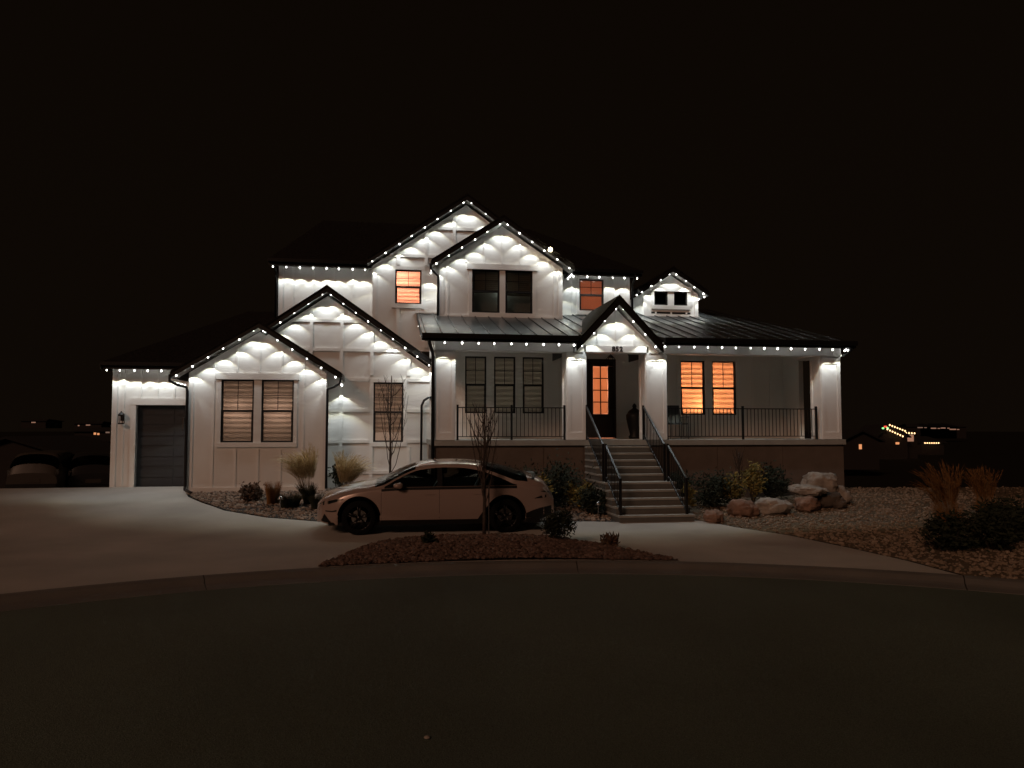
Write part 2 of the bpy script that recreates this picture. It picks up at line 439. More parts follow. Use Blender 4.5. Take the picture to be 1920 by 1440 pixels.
# ================================================================== HOUSE
HS = Thing('house', (0., 0., .5), 'white two storey board and batten house with black roof edges and many gables', 'house')
GZ = .45
def casing_parts(x0, x1, z0, z1, y, par, w=.10, head=True, sill=True, t=.035):
    HS.box('casing', 'trim_paint', x0-w, x0, y-t, y+.01, z0, z1, par)
    HS.box('casing', 'trim_paint', x1, x1+w, y-t, y+.01, z0, z1, par)
    if head: HS.box('head_casing', 'trim_paint', x0-w-.04, x1+w+.04, y-t-.025, y+.01, z1, z1+.17, par)
    else: HS.box('casing', 'trim_paint', x0-w, x1+w, y-t, y+.01, z1, z1+w, par)
    if sill: HS.box('sill', 'trim_paint', x0-w-.02, x1+w+.02, y-t-.03, y+.01, z0-.14, z0, par)
def point_light(name, loc_h, power, col, size, par=None, org=(0, 0, .5)):
    d = bpy.data.lights.new(name, 'POINT'); d.energy = power; d.color = col; d.shadow_soft_size = size
    o = bpy.data.objects.new(name, d); COL.objects.link(o)
    o.location = (loc_h[0]-org[0], loc_h[1]-org[1], loc_h[2]-org[2]); o.parent = par or HS.e
    return o
def window(x0, x1, z0, z1, y, kind='zebra', drop=1.0, muntin=True, label=None, sashes=True, period=.14):
    """double-hung window set into an opening of the wall whose face is at y"""
    m = MB(); f = .045; yf, yb = y+.015, y+.085
    m.box(x0, x0+f, yf, yb, z0, z1).box(x1-f, x1, yf, yb, z0, z1).box(x0+f, x1-f, yf, yb, z1-f, z1).box(x0+f, x1-f, yf, yb, z0, z0+f)
    zm = z0+(z1-z0)*.5
    if sashes:
        m.box(x0+f, x1-f, yf+.005, yb, zm-.03, zm+.03)
        # lower sash sits proud of the upper one
        m.box(x0+f, x0+f+.02, yf+.003, yf+.035, z0+f, zm-.03).box(x1-f-.02, x1-f, yf+.003, yf+.035, z0+f, zm-.03)
    w = HS.part('window', m, 'black_trim', None, False, label)
    g = MB().box(x0+f, x1-f, y+.05, y+.056, z0+f, (zm-.03 if sashes else z1-f))
    HS.part('pane', g, 'glass', w)
    if sashes:
        HS.part('pane', MB().box(x0+f, x1-f, y+.062, y+.068, zm+.03, z1-f), 'glass', w)
        if muntin:
            xm = (x0+x1)/2; zq = (zm+z1)/2
            HS.box('muntin', 'black_trim', xm-.009, xm+.009, y+.040, y+.061, zm+.03, z1-f, w)
            HS.box('muntin', 'black_trim', x0+f, x1-f, y+.042, y+.0605, zq-.009, zq+.009, w)
    zb = z1-(z1-z0)*drop
    if kind == 'zebra':
        a = MB(); b = MB(); z = z1-f; i = 0
        while z > zb+.02:
            z2 = max(z-period/2, zb)
            (a if i % 2 == 0 else b).box(x0+f*.5, x1-f*.5, y+.11, y+.112, z2, z); z = z2; i += 1
        HS.part('blind', a, 'shade_solid', w); HS.part('blind', b, 'shade_sheer', w)
    elif kind == 'plain':
        HS.part('blind', MB().box(x0+f*.5, x1-f*.5, y+.11, y+.112, zb, z1), 'shade_plain', w)
    elif kind == 'slat':
        a = MB(); z = z1-f
        while z > zb+.03:
            b0 = len(a.v); a.box(x0+f*.6, x1-f*.6, -.004, .004, -.028, .028)
            for q in range(b0, len(a.v)):
                vx, vy, vz = a.v[q]; ca, sa = math.cos(.5), math.sin(.5)
                a.v[q] = (vx, y+.13+vy*ca-vz*sa, z+vy*sa+vz*ca)
            z -= .062
        HS.part('blind', a, 'drape_solid', w)
    return w
def room(x0, x1, y0, y1, z0, z1, par=None):
    m = MB(); t = .05   # open towards the window
    m.box(x0, x1, y1, y1+t, z0, z1).box(x0-t, x0, y0, y1+t, z0, z1).box(x1, x1+t, y0, y1+t, z0, z1)
    m.box(x0, x1, y0, y1, z1, z1+t).box(x0, x1, y0, y1, z0-t, z0)
    HS.part('room', m, 'interior_wall', par)
def wall(name, poly, y, holes=(), t=.16, label=None):
    hl = [[(a, c), (b, c), (b, d), (a, d)] for a, b, c, d in holes]
    return HS.part(name, MB().prism(poly, y, y+t, hl), 'white_paint', None, False, label)
def clip_bat(wallo, xs, y, zlo, ztop, holes=(), w=.06, t=.022, name='batten'):
    """vertical battens from zlo up to ztop(x), interrupted by openings"""
    for x in xs:
        segs = [(zlo, min(ztop(x-w/2), ztop(x+w/2)))]
        for a, b, c, d in holes:
            if a-w < x < b+w:
                ns = []
                for s0, s1 in segs:
                    if s0 < c: ns.append((s0, min(s1, c)))
                    if s1 > d: ns.append((max(s0, d), s1))
                segs = ns
        for s0, s1 in segs:
            if s1-s0 > .08: HS.box(name, 'trim_paint', x-w/2, x+w/2, y-t, y+.005, s0, s1, wallo)
def hor_bat(wallo, zs, xr, y, holes=(), w=.09, t=.04):
    for z in zs:
        a, b = xr(z); segs = [(a, b)]
        for h0, h1, c, d in holes:
            if c-w < z < d+w:
                ns = []
                for s0, s1 in segs:
                    if s0 < h0: ns.append((s0, min(s1, h0)))
                    if s1 > h1: ns.append((max(s0, h1), s1))
                segs = ns
        for s0, s1 in segs:
            if s1-s0 > .1: HS.box('rail', 'trim_paint', s0, s1, y-t, y+.004, z-w/2, z+w/2, wallo)
def gable_roof(cx, zr, sl, hwid, y0, y1, th=.13, mat='shingle', label=None, overl=None):
    L, R_ = cx-hwid, cx+hwid; ze = zr-sl*hwid
    # the slopes
    p = [(L, ze), (cx, zr), (R_, ze), (R_, ze-.06), (cx, zr-.065), (L, ze-.06)]
    r = HS.part('roof', MB().prism(p[::-1], y0-.02, y1), mat, None, False, label)
    # soffit planks under the front overhang and rake boards
    for sgn in (-1, 1):
        xa, xb = cx, cx+sgn*hwid
        q = [(xa, zr-.07), (xb, ze-.065), (xb, ze-.065-th), (xa, zr-.07-th)]
        HS.part('rake_board', MB().prism(q if sgn < 0 else q[::-1], y0, y0+.035), 'black_trim', r)
        q2 = [(xa, zr-.075-th*.55), (xb, ze-.075-th*.55), (xb, ze-.075-th*.8), (xa, zr-.075-th*.8)]
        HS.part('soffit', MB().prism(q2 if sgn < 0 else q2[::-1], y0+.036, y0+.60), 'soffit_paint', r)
        # side fascia along the eave
        HS.box('fascia', 'black_trim', xb-.012*(sgn < 0)-.0, xb+.012*(sgn > 0)+(.02*sgn), y0+.002, y1-.01, ze-.065-th, ze-.03, r)
    return r
def downspout(pts, r=.04):
    return HS.part('downspout', MB().tube(pts, r, 8), 'black_metal', None, True)

# ---- garage wall at the far left ---------------------------------
yG = 1.4
gx0, gx1 = -11.62, -8.9
gd = (-10.97, -8.9+.0, .45, 2.97)
wG = wall('wall', [(gx0, .45), (gd[0], .45), (gd[0], gd[3]), (gx1, gd[3]), (gx1, 4.25), (gx0, 4.25)], yG, label='garage wall with battens')
HS.box('corner_board', 'trim_paint', gx0-.02, gx0+.12, yG-.03, yG+.004, .5, 4.2, wG)
HS.box('corner_board', 'trim_paint', gx0-.022, gx0+.0, yG+.006, yG+.2, .5, 4.2, wG)
clip_bat(wG, [-11.33, -10.86, -10.4, -9.92, -9.45], yG, .5, lambda x: 4.2, [(gd[0]-.14, gd[1]+.2, .4, gd[3]+.2)])
clip_bat(wG, [-11.1], yG, .5, lambda x: 3.1, (), w=.05)
HS.box('door_casing', 'trim_paint', gd[0]-.14, gd[0], yG-.045, yG+.16, .5, gd[3], wG)
HS.box('door_casing', 'trim_paint', gd[0]-.16, gx1, yG-.05, yG+.15, gd[3], gd[3]+.20, wG)
gdoor = HS.part('garage_door', MB().box(gd[0], gx1, yG+.16, yG+.2, .48, gd[3]), 'garage_door', None, False, 'dark grey sectional garage door')
nrow = 4; rh = (gd[3]-.5)/nrow
for j in range(nrow):
    for k in range(2):
        xa = gd[0]+.06+k*1.05; xb = min(xa+.97, gx1-.03); za = .5+j*rh
        HS.box('panel', 'garage_door', xa, xb, yG+.145, yG+.162, za+.05, za+rh*.46, gdoor)
        HS.box('panel', 'garage_door', xa, xb, yG+.145, yG+.162, za+rh*.54, za+rh-.05, gdoor)
HS.part('door_handle', MB().box(-9.70, -9.65, yG+.10, yG+.145, 2.25, 2.6), 'silver', gdoor)
HS.part('wall_side', MB().box(gx0-.02, gx0, yG+.02, yG+7, .4, 4.2), 'white_paint', None)
# hip roof of the garage wing
rG = HS.part('roof', MB().slab([(-11.82, .92, 4.2), (-8.2, .92, 4.2), (-3.0, 5.6, 6.45), (-8.6, 5.6, 6.45)], .09)
        .slab([(-11.82, .92, 4.2), (-8.6, 5.6, 6.45), (-11.82, 10.2, 4.2)], .09), 'shingle', None, False, 'dark hipped garage roof')
HS.box('fascia', 'black_trim', -11.82, -8.6, .98, 1.01, 4.0, 4.19, rG)
HS.box('gutter', 'black_metal', -11.84, -9.0, .88, .978, 4.1, 4.2, rG)
HS.box('soffit', 'soffit_paint', -11.8, -8.6, 1.012, 1.42, 4.06, 4.09, rG)
HS.box('fascia', 'black_trim', -11.84, -11.82, .9, 10, 4.0, 4.19, rG)

# ---- low front gable ---------------------------------------------
y1_ = -.6; cx1, zr1, s1 = -7.17, 5.24, .625
def top1(x): return zr1-.27-s1*abs(x-cx1)
wins1 = [(-8.17, -7.30, 1.89, 3.63), (-7.10, -6.23, 1.89, 3.63)]
x1a, x1b = -9.0, -5.36
w1 = wall('wall', [(x1a, .45), (x1b, .45), (x1b, top1(x1b)), (cx1, top1(cx1)), (x1a, top1(x1a))], y1_, wins1, label='lowest front gable wall')
HS.box('corner_board', 'trim_paint', x1a-.02, x1a+.11, y1_-.03, y1_+.004, .6, top1(x1a)-.02, w1)
HS.box('corner_board', 'trim_paint', x1b-.11, x1b+.02, y1_-.03, y1_+.004, .6, top1(x1b)-.02, w1)
HS.box('skirt_board', 'trim_paint', x1a-.03, x1b+.03, y1_-.034, y1_+.004, .5, .66, w1)
hz1 = [(-8.30, -6.10, 1.70, 3.84)]
clip_bat(w1, [cx1-1.2, cx1-.6, cx1, cx1+.6, cx1+1.2], y1_, .66, top1, hz1)
for (a, b, c, d) in wins1: window(a, b, c, d, y1_, 'zebra')
def casing_group(x0, x1, mulls, z0, z1, y, head=True, sill=True, w=.10):
    t = .035
    m = MB().box(x0-w-.05, x1+w+.05, y-t-.03, y+.012, z1, z1+.17) if head else MB().box(x0-w, x1+w, y-t+.002, y+.012, z1, z1+w)
    c = HS.part('window_casing', m, 'trim_paint')
    HS.box('jamb_casing', 'trim_paint', x0-w, x0, y-t, y+.01, z0, z1, c); HS.box('jamb_casing', 'trim_paint', x1, x1+w, y-t, y+.01, z0, z1, c)
    for a, b in mulls: HS.box('mullion_casing', 'trim_paint', a, b, y-t+.004, y+.01, z0, z1, c)
    if sill: HS.box('sill', 'trim_paint', x0-w, x1+w, y-t-.01, y+.012, z0-.13, z0, c)
    return c
casing_group(-8.17, -6.23, [(-7.30, -7.10)], 1.89, 3.63, y1_)
HS.part('wall', MB().box(x1b-.16, x1b, y1_+.16, .25, .45, 3.6), 'white_paint')
HS.part('wall', MB().box(x1a, x1a+.16, y1_+.16, 1.56, .45, 3.6), 'white_paint')
gable_roof(cx1, zr1, s1, 2.25, y1_-.31, 4.2, label='black edged roof of the lowest front gable')
room(-8.3, -6.1, y1_+.2, y1_+.64, 1.2, 4.0)
downspout([(-9.42, -1.0, 3.72), (-9.42, -1.0, 3.55), (-9.25, -.86, 3.45), (-9.06, -.70, 3.40), (-9.04, -.68, 3.28), (-9.04, -.68, .75), (-9.04, -.72, .62), (-8.8, -1.0, .55)])
downspout([(-4.93, -1.0, 3.70), (-4.95, -.98, 3.52), (-5.1, -.86, 3.44), (-5.31, -.68, 3.38), (-5.31, -.68, 3.2), (-5.31, -.68, .6)], .036)

# ---- second, larger gable ----------------------------------------
y2 = .1; cx2, zr2, s2 = -5.4, 6.42, .70
def top2(x): return zr2-.27-s2*abs(x-cx2)
win2 = (-4.05, -3.18, 1.88, 3.63)
x2a, x2b = -8.2, -2.42
w2 = wall('wall', [(x2a, .45), (x2b, .45), (x2b, top2(x2b)), (cx2, top2(cx2)), (x2a, top2(x2a))], y2, [win2], label='larger gable wall with a grid of battens')
h2 = [(win2[0]-.12, win2[1]+.12, win2[2]-.14, win2[3]+.2)]
clip_bat(w2, [-5.85, -4.98, -4.11, -3.03], y2, .6, top2, h2, w=.10, t=.045)
hor_bat(w2, [5.42, 4.57, 3.70, 2.80, 1.90, 1.0], lambda z: (max(x2a, cx2-(zr2-.33-z)/s2), min(x2b, cx2+(zr2-.33-z)/s2)), y2, h2)
window(*win2, y2, 'zebra', drop=.84)
casing_group(win2[0], win2[1], [], win2[2], win2[3], y2, head=False)
room(-4.4, -2.9, y2+.2, y2+2.0, 1.2, 4.0)
gable_roof(cx2, zr2, s2, 3.1, y2-.31, 5.0, label='black edged roof of the larger gable')

# ---- upper storey ------------------------------------------------
yT = .45; cxT, zrT, sT = -1.31, 9.42, .70
def topT(x): return zrT-.28-sT*abs(x-cxT)
winT = (-3.45, -2.66, 6.03, 7.07)
wT = wall('wall', [(-4.1, 4.6), (1.6, 4.6), (1.6, topT(1.6)), (cxT, topT(cxT)), (-4.1, topT(-4.1))], yT, [winT], label='tall upper gable wall')
hT = [(winT[0]-.13, winT[1]+.13, winT[2]-.14, winT[3]+.14)]
clip_bat(wT, [-3.36, -2.52, -1.67], yT, 4.7, topT, hT, w=.10, t=.045)
hor_bat(wT, [8.38, 7.5], lambda z: (max(-4.1, cxT-(zrT-.3-z)/sT), min(1.6, cxT+(zrT-.3-z)/sT)), yT, hT)
HS.box('corner_board', 'trim_paint', -4.12, -3.99, yT-.03, yT+.004, 4.8, topT(-4.1)-.02, wT)
window(*winT, yT, 'zebra', period=.12)
casing_group(winT[0], winT[1], [], winT[2], winT[3], yT, head=False)
room(-4.0, -2.4, yT+.2, yT+1.6, 5.6, 7.4)
gable_roof(cxT, zrT, sT, 2.95, yT-.31, 5.4, label='roof of the tall upper gable')
HS.part('wall', MB().box(-4.1, -3.95, yT+.16, 1.1, 4.6, 7.2), 'white_paint')
yU = 1.0
wUL = wall('wall', [(-6.9, 4.3), (-4.1, 4.3), (-4.1, 7.25), (-6.9, 7.25)], yU, label='upper wall left of the tall gable')
HS.box('corner_board', 'trim_paint', -6.92, -6.78, yU-.03, yU+.004, 4.4, 7.2, wUL)
clip_bat(wUL, [-6.5, -5.9, -5.3, -4.72], yU, 4.4, lambda x: 7.2, w=.06)
winU = (2.39, 3.20, 6.05, 7.07)
wUR = wall('wall', [(1.6, 5.5), (4.05, 5.5), (4.05, 7.2), (1.6, 7.2)], yU, [winU], label='upper wall right of the front upper gable')
HS.box('corner_board', 'trim_paint', 3.93, 4.07, yU-.03, yU+.004, 5.8, 7.15, wUR)
HS.box('flashing_board', 'trim_paint', 1.6, 4.05, yU-.04, yU+.004, 5.78, 5.88, wUR)
clip_bat(wUR, [2.15, 3.55], yU, 5.88, lambda x: 7.15, (), w=.05)
window(*winU, yU, 'plain', muntin=True)
casing_group(winU[0], winU[1], [], winU[2], winU[3], yU, head=False)
room(2.0, 3.6, yU+.2, yU+1.6, 5.6, 7.3)
HS.part('wall', MB().box(3.9, 4.05, yU+.16, 9, 5.5, 7.2), 'white_paint')
HS.part('wall', MB().box(-6.9, -6.75, yU+.16, 9, 4.3, 7.2), 'white_paint')
rU = HS.part('roof', MB().slab([(-7.15, .60, 7.32), (4.35, .60, 7.32), (1.5, 5.2, 9.75), (-6.0, 5.2, 9.75)], .09)
        .slab([(-7.15, .60, 7.32), (-6.0, 5.2, 9.75), (-7.15, 9.9, 7.32)], .09)
        .slab([(4.35, .60, 7.32), (4.35, 9.9, 7.32), (1.5, 5.2, 9.75)], .09), 'shingle', None, False, 'dark hipped main roof')
for a, b in ((-7.17, -4.15), (1.95, 4.37)):
    HS.box('gutter', 'black_metal', a, b, .50, .598, 7.21, 7.31, rU)
    HS.box('fascia', 'black_trim', a+.01, b-.01, .60, .625, 7.12, 7.30, rU)
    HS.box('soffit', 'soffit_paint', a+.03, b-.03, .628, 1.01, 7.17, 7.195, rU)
downspout([(-7.0, .60, 7.2), (-7.0, .75, 7.05), (-6.98, .93, 6.95), (-6.98, .93, 4.6)], .036)
downspout([(4.14, .55, 7.2), (4.14, .75, 7.02), (4.13, .92, 6.9), (4.13, .92, 5.95)], .036)

# ---- front upper gable -------------------------------------------
yF = 0.; cxF, zrF, sF = -.25, 8.68, .66
def topF(x): return zrF-.27-sF*abs(x-cxF)
winF = [(-1.17, -.33, 5.75, 7.06), (-.16, .68, 5.75, 7.06)]
xFa, xFb = -2.13, 1.59
wF = wall('wall', [(xFa, 5.4), (xFb, 5.4), (xFb, topF(xFb)), (cxF, topF(cxF)), (xFa, topF(xFa))], yF, winF, label='front upper gable wall')
HS.box('corner_board', 'trim_paint', xFa-.02, xFa+.11, yF-.03, yF+.004, 5.68, topF(xFa)-.02, wF)
HS.box('corner_board', 'trim_paint', xFb-.11, xFb+.02, yF-.03, yF+.004, 5.68, topF(xFb)-.02, wF)
HS.box('flashing_board', 'trim_paint', xFa-.03, xFb+.03, yF-.04, yF+.004, 5.56, 5.66, wF)
clip_bat(wF, [-1.9, cxF-1.1, cxF-.55, cxF, cxF+.55, cxF+1.1, 1.36], yF, 5.66, topF, [(-1.32, .83, 5.6, 7.26)])
for (a, b, c, d), dr in zip(winF, (.5, .62)): window(a, b, c, d, yF, 'slat', drop=dr)
casing_group(-1.17, .68, [(-.33, -.16)], 5.75, 7.06, yF)
room(-1.4, .9, yF+.2, yF+.42, 5.4, 7.3)
gable_roof(cxF, zrF, sF, 2.15, yF-.31, 4.5, label='black edged roof of the front upper gable')
HS.part('wall', MB().box(xFa, xFa+.14, yF+.16, .46, 5.3, 7.0), 'white_paint')
HS.part('wall', MB().box(xFb-.14, xFb, yF+.16, 1.02, 5.3, 7.0), 'white_paint')
downspout([(-2.44, -.36, 7.12), (-2.42, -.34, 6.98), (-2.3, -.2, 6.88), (-2.19, -.06, 6.8), (-2.19, -.06, 5.62)], .036)

# ---- dormer on the porch roof ------------------------------------
yD = 1.3; cxD, zrD, sD = 5.57, 7.6, .64
def topD(x): return zrD-.24-sD*abs(x-cxD)
winD = [(5.0, 5.47, 6.34, 6.80), (5.68, 6.15, 6.34, 6.80)]
wD = wall('wall', [(4.65, 5.8), (6.50, 5.8), (6.50, topD(6.5)), (cxD, topD(cxD)), (4.65, topD(4.65))], yD, winD, label='dormer wall')
for xa in (4.63, 6.40): HS.box('corner_board', 'trim_paint', xa, xa+.12, yD-.03, yD+.004, 6.0, topD(4.63)-.02, wD)
HS.box('flashing_board', 'trim_paint', 4.6, 6.55, yD-.05, yD+.004, 5.90, 6.0, wD)
for a, b, c, d in winD: window(a, b, c, d, yD, 'none', sashes=False)
casing_group(5.0, 6.15, [(5.47, 5.68)], 6.34, 6.80, yD)
HS.box('vent_slot', 'black_trim', 4.9, 6.25, yD-.012, yD+.002, 6.06, 6.12, wD)
for xa in (5.02, 5.55, 6.08): HS.box('vent_bracket', 'trim_paint', xa, xa+.06, yD-.02, yD+.003, 6.055, 6.125, wD)
HS.part('wall', MB().box(4.65, 4.78, yD+.16, 4.5, 5.8, 6.74), 'white_paint')
HS.part('wall', MB().box(6.37, 6.50, yD+.16, 4.5, 5.8, 6.74), 'white_paint')
HS.part('room', MB().box(4.8, 6.35, yD+.5, yD+.55, 5.8, 6.9), 'car_black')
gable_roof(cxD, zrD, sD, 1.2, yD-.3, 5.2, th=.12, label='dormer roof')

# ---- porch -------------------------------------------------------
FZ = 1.97
yB = 0.
winB = [(-1.37, -.73, 2.73, 4.43), (-.50, .15, 2.73, 4.43), (.37, 1.02, 2.73, 4.43), (5.36, 6.16, 2.70, 4.39), (6.40, 7.20, 2.70, 4.39)]
doorB = (2.36, 3.28, FZ, 4.40)
wB = wall('wall', [(-2.42, 1.6), (2.36, 1.6), (2.36, 4.40), (3.28, 4.40), (3.28, 1.6), (8.95, 1.6), (8.95, 5.4), (-2.42, 5.4)], yB, winB, label='porch back wall')
clip_bat(wB, [-1.75, 1.5, 1.9, 4.0, 4.6, 7.75, 8.35], yB, FZ, lambda x: 4.6, (), w=.055)
hor_bat(wB, [2.50], lambda z: (-2.4, 2.25), yB, (), w=.07)
hor_bat(wB, [2.50], lambda z: (3.4, 8.9), yB, (), w=.07)
for i, (a, b, c, d) in enumerate(winB): window(a, b, c, d, yB, 'zebra', period=.155)
casing_group(-1.37, 1.02, [(-.73, -.50), (.15, .37)], 2.73, 4.43, yB, head=False)
casing_group(5.36, 7.20, [(6.16, 6.40)], 2.70, 4.39, yB, head=False)
room(-1.6, 1.2, yB+.22, yB+2.2, 2.0, 4.6)
room(5.0, 7.5, yB+.22, yB+2.2, 2.0, 4.6)
# front door
fd = HS.part('door', MB().prism([(2.42, FZ+.02), (3.22, FZ+.02), (3.22, 4.34), (2.42, 4.34)], yB+.06, yB+.11, [[(2.58, 2.72), (3.05, 2.72), (3.05, 4.18), (2.58, 4.18)]]), 'door_wood', None, False, 'dark wood front door with eight lights')
HS.part('door_frame', MB().box(2.36, 2.42, yB-.02, yB+.14, FZ+.01, 4.40).box(3.22, 3.28, yB-.02, yB+.14, FZ+.01, 4.40).box(2.42, 3.22, yB-.02, yB+.14, 4.34, 4.40), 'door_wood', fd)
for r in range(4):
    for k in range(2):
        za = 2.72+r*.365; xa = 2.58+k*.235
        HS.box('pane', 'frosted', xa+.012, xa+.223, yB+.084, yB+.088, za+.012, za+.353, fd)
for r in range(1, 4): HS.box('muntin', 'door_wood', 2.58, 3.05, yB+.07, yB+.1, 2.72+r*.365-.014, 2.72+r*.365+.014, fd)
HS.box('muntin', 'door_wood', 2.801, 2.829, yB+.068, yB+.102, 2.72, 4.18, fd)
HS.part('door_handle', MB().tube([(3.13, yB+.05, 2.95), (3.13, yB+.0, 2.97), (3.13, yB+.0, 3.2), (3.13, yB+.05, 3.22)], .012, 6), 'dark_iron', fd)
room(2.3, 3.4, yB+.25, yB+2.0, FZ, 4.5)
# end wall stub at the right of the porch
HS.part('wall', MB().box(8.80, 8.95, -.95, -.003, 1.6, 4.7), 'white_paint')
# floor slab, ceiling, foundation
slab = HS.part('porch_floor', MB().box(-2.5, 8.97, -3.08, -.004, FZ-.14, FZ), 'tread_concrete')
HS.part('porch_ceiling', MB().box(-2.42, 8.95, -2.55, -.004, 4.62, 4.66), 'trim_paint')
fnd = HS.part('foundation', MB().box(-2.44, 8.93, -3.0, -.1, .2, FZ-.142), 'foundation')
for xa, xb in ((-2.44, .4), (.41, 1.48), (3.25, 5.2), (5.21, 7.1), (7.11, 8.93)):
    HS.box('foundation_panel', 'foundation', xa+.006, xb-.006, -3.018, -3.001, .25, FZ-.2, fnd)
# columns with recessed panel faces
def column(xa, xb, label=None):
    ya, yb = -3.0, -2.45; zt = 4.30
    c = HS.part('porch_column', MB().box(xa, xb, ya, yb, FZ, zt), 'white_paint', None, False, label)
    t = .022; w = .085
    for (a, b, z0, z1) in ((xa-.002, xa+w, FZ+.012, zt), (xb-w, xb+.002, FZ+.012, zt), (xa+w, xb-w, FZ+.012, FZ+.2), (xa+w, xb-w, zt-.22, zt-.06)):
        HS.box('column_trim', 'trim_paint', a, b, ya-t, ya+.002, z0, z1, c)
    for (a, b, z0, z1) in ((ya-.0+.003, ya+w, FZ+.012, zt), (yb-w, yb+.002, FZ+.012, zt), (ya+w, yb-w, FZ+.012, FZ+.2)):
        HS.box('column_trim', 'trim_paint', xa-t, xa+.002, a, b, z0, z1, c)
        HS.box('column_trim', 'trim_paint', xb-.002, xb+t, a, b, z0, z1, c)
for xa, xb in ((-2.42, -1.93), (1.05, 1.55), (3.22, 3.78), (8.32, 8.88)): column(xa, xb)
# beams
bm_ = HS.part('porch_beam', MB().box(-2.45, 1.50, -3.03, -2.55, 4.30, 4.60), 'trim_paint')
bm2_ = HS.part('porch_beam', MB().box(3.30, 8.91, -3.03, -2.55, 4.30, 4.60), 'trim_paint')
HS.box('beam_trim', 'trim_paint', -2.46, 1.49, -3.045, -3.028, 4.29, 4.34, bm_)
HS.box('beam_trim', 'trim_paint', 3.31, 8.92, -3.045, -3.028, 4.29, 4.34, bm2_)
HS.part('porch_beam', MB().box(-2.43, -2.0, -2.54, -.01, 4.32, 4.60), 'trim_paint')
HS.part('porch_beam', MB().box(8.45, 8.88, -2.54, -1.26, 4.32, 4.60), 'trim_paint')
# entry header, gable and house number
cxE, zrE, sE = 2.39, 5.80, 1.07
def topE(x): return zrE-.30-sE*abs(x-cxE)
eh = HS.part('entry_header', MB().box(1.552, 3.218, -3.06, -2.6, 4.30, 4.47), 'trim_paint')
we = wall('entry_gable', [(1.36, 4.475), (3.42, 4.475), (cxE, topE(cxE)-.02)], -3.0, t=.3, label='small gable over the entry')
clip_bat(we, [cxE-.5, cxE, cxE+.5], -3.0, 4.49, lambda x: topE(x)-.03, (), w=.05)
sign = HS.part('house_number', MB().box(2.20, 2.62, -3.0605, -3.0595, 4.31, 4.46), 'trim_paint', None, False, 'house number 852 over the entry')
for ch, xo in zip('852', (2.255, 2.355, 2.465)):
    cu = bpy.data.curves.new('digit', 'FONT'); cu.body = ch; cu.size = .185; cu.extrude = .006; cu.offset = .006
    to = bpy.data.objects.new('digit', cu); COL.objects.link(to)
    me = bpy.data.meshes.new_from_object(to.evaluated_get(bpy.context.evaluated_depsgraph_get())); bpy.data.objects.remove(to)
    me.materials.clear(); me.materials.append(MATS['black_trim'])
    link('digit', me, sign, (xo-HS.o[0], -3.068-HS.o[1], 4.328-HS.o[2]), (math.pi/2, 0, 0))
gable_roof(cxE, zrE, sE, 1.17, -3.36, -.4, th=.2, label='steep black edged roof over the entry')
# standing seam roof
ez, es = 4.66, .275
def pz(y): return ez+es*(y+3.5)
ye, yr = -3.5, 5.0; zrR = pz(yr)
pr = HS.part('porch_roof', MB().slab([(-2.78, ye, ez), (1.22, ye, ez), (2.39, -.45, pz(-.45)), (1.6, 0., pz(0)), (-2.78, 0., pz(0))], .06)
    .slab([(-2.78, .002, pz(.002)), (-2.15, .002, pz(.002)), (-2.15, .44, pz(.44)), (-2.78, .44, pz(.44))], .06)
    .slab([(3.56, ye, ez), (9.05, ye, ez), (7.6, yr, zrR), (4.07, yr, zrR), (4.07, .99, pz(.99)), (1.6, .99, pz(.99)), (1.6, 0., pz(0)), (2.39, -.45, pz(-.45))], .06)
    .slab([(9.05, ye, ez), (9.05, 13.5, ez), (7.6, yr, zrR)], .06), 'metal_roof', None, False, 'standing seam metal porch roof')
x = -2.7
while x < 9.0:
    if x < -2.15: yt = .43
    elif x < 1.6: yt = -.02
    elif x < 4.05: yt = .95
    else: yt = min(yr, ye+(9.05-x)*(yr-ye)/1.45)
    if 4.6 < x < 6.55: yt = 1.25
    y_s = ye
    if 1.2 < x < 3.58:
        y_s = ye+(zrE-.1-sE*abs(x-cxE)-ez)/es if False else ye
        zz = zrE-sE*abs(x-cxE); y_s = (zz-ez)/es+ye
    if yt-y_s > .3:
        mid = Vector((x, (y_s+yt)/2, pz((y_s+yt)/2)+.016)); ln = math.hypot(yt-y_s, es*(yt-y_s))
        key = 'unit_metal_roof'
        if key not in UNIT: UNIT[key] = MB().box(-.5, .5, -.5, .5, -.5, .5).mesh(key, 'metal_roof')
        link('seam', UNIT[key], pr, mid-Vector(HS.o), (math.atan(es), 0, 0), (.022, ln, .034))
    x += .405
# eave edge, gutters and soffits of the porch
for a, b in ((-2.80, 1.22), (3.56, 9.07)):
    HS.box('gutter', 'black_metal', a, b, -3.60, -3.502, ez-.12, ez+.0, pr)
    HS.box('fascia', 'black_trim', a+.01, b-.01, -3.50, -3.475, ez-.18, ez-.062, pr)
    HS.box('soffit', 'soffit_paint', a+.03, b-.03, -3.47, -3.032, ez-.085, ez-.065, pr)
lr = HS.part('rake_board', MB().poly([]) if False else MB().slab([(-2.80, -3.5, ez-.0), (-2.782, -3.5, ez-.0), (-2.782, .44, pz(.44)), (-2.80, .44, pz(.44))], .19), 'black_trim', pr)
HS.part('flashing', MB().slab([(-2.84, .36, pz(.4)+.06), (-2.14, .36, pz(.4)+.06), (-2.14, .445, pz(.44)+.06), (-2.84, .445, pz(.44)+.06)], .05), 'trim_paint', pr)
HS.box('fascia', 'black_trim', 9.05, 9.07, -3.5, 13, ez-.18, ez-.01, pr)
HS.box('soffit', 'soffit_paint', 8.92, 9.04, -3.03, -.5, ez-.085, ez-.065, pr)
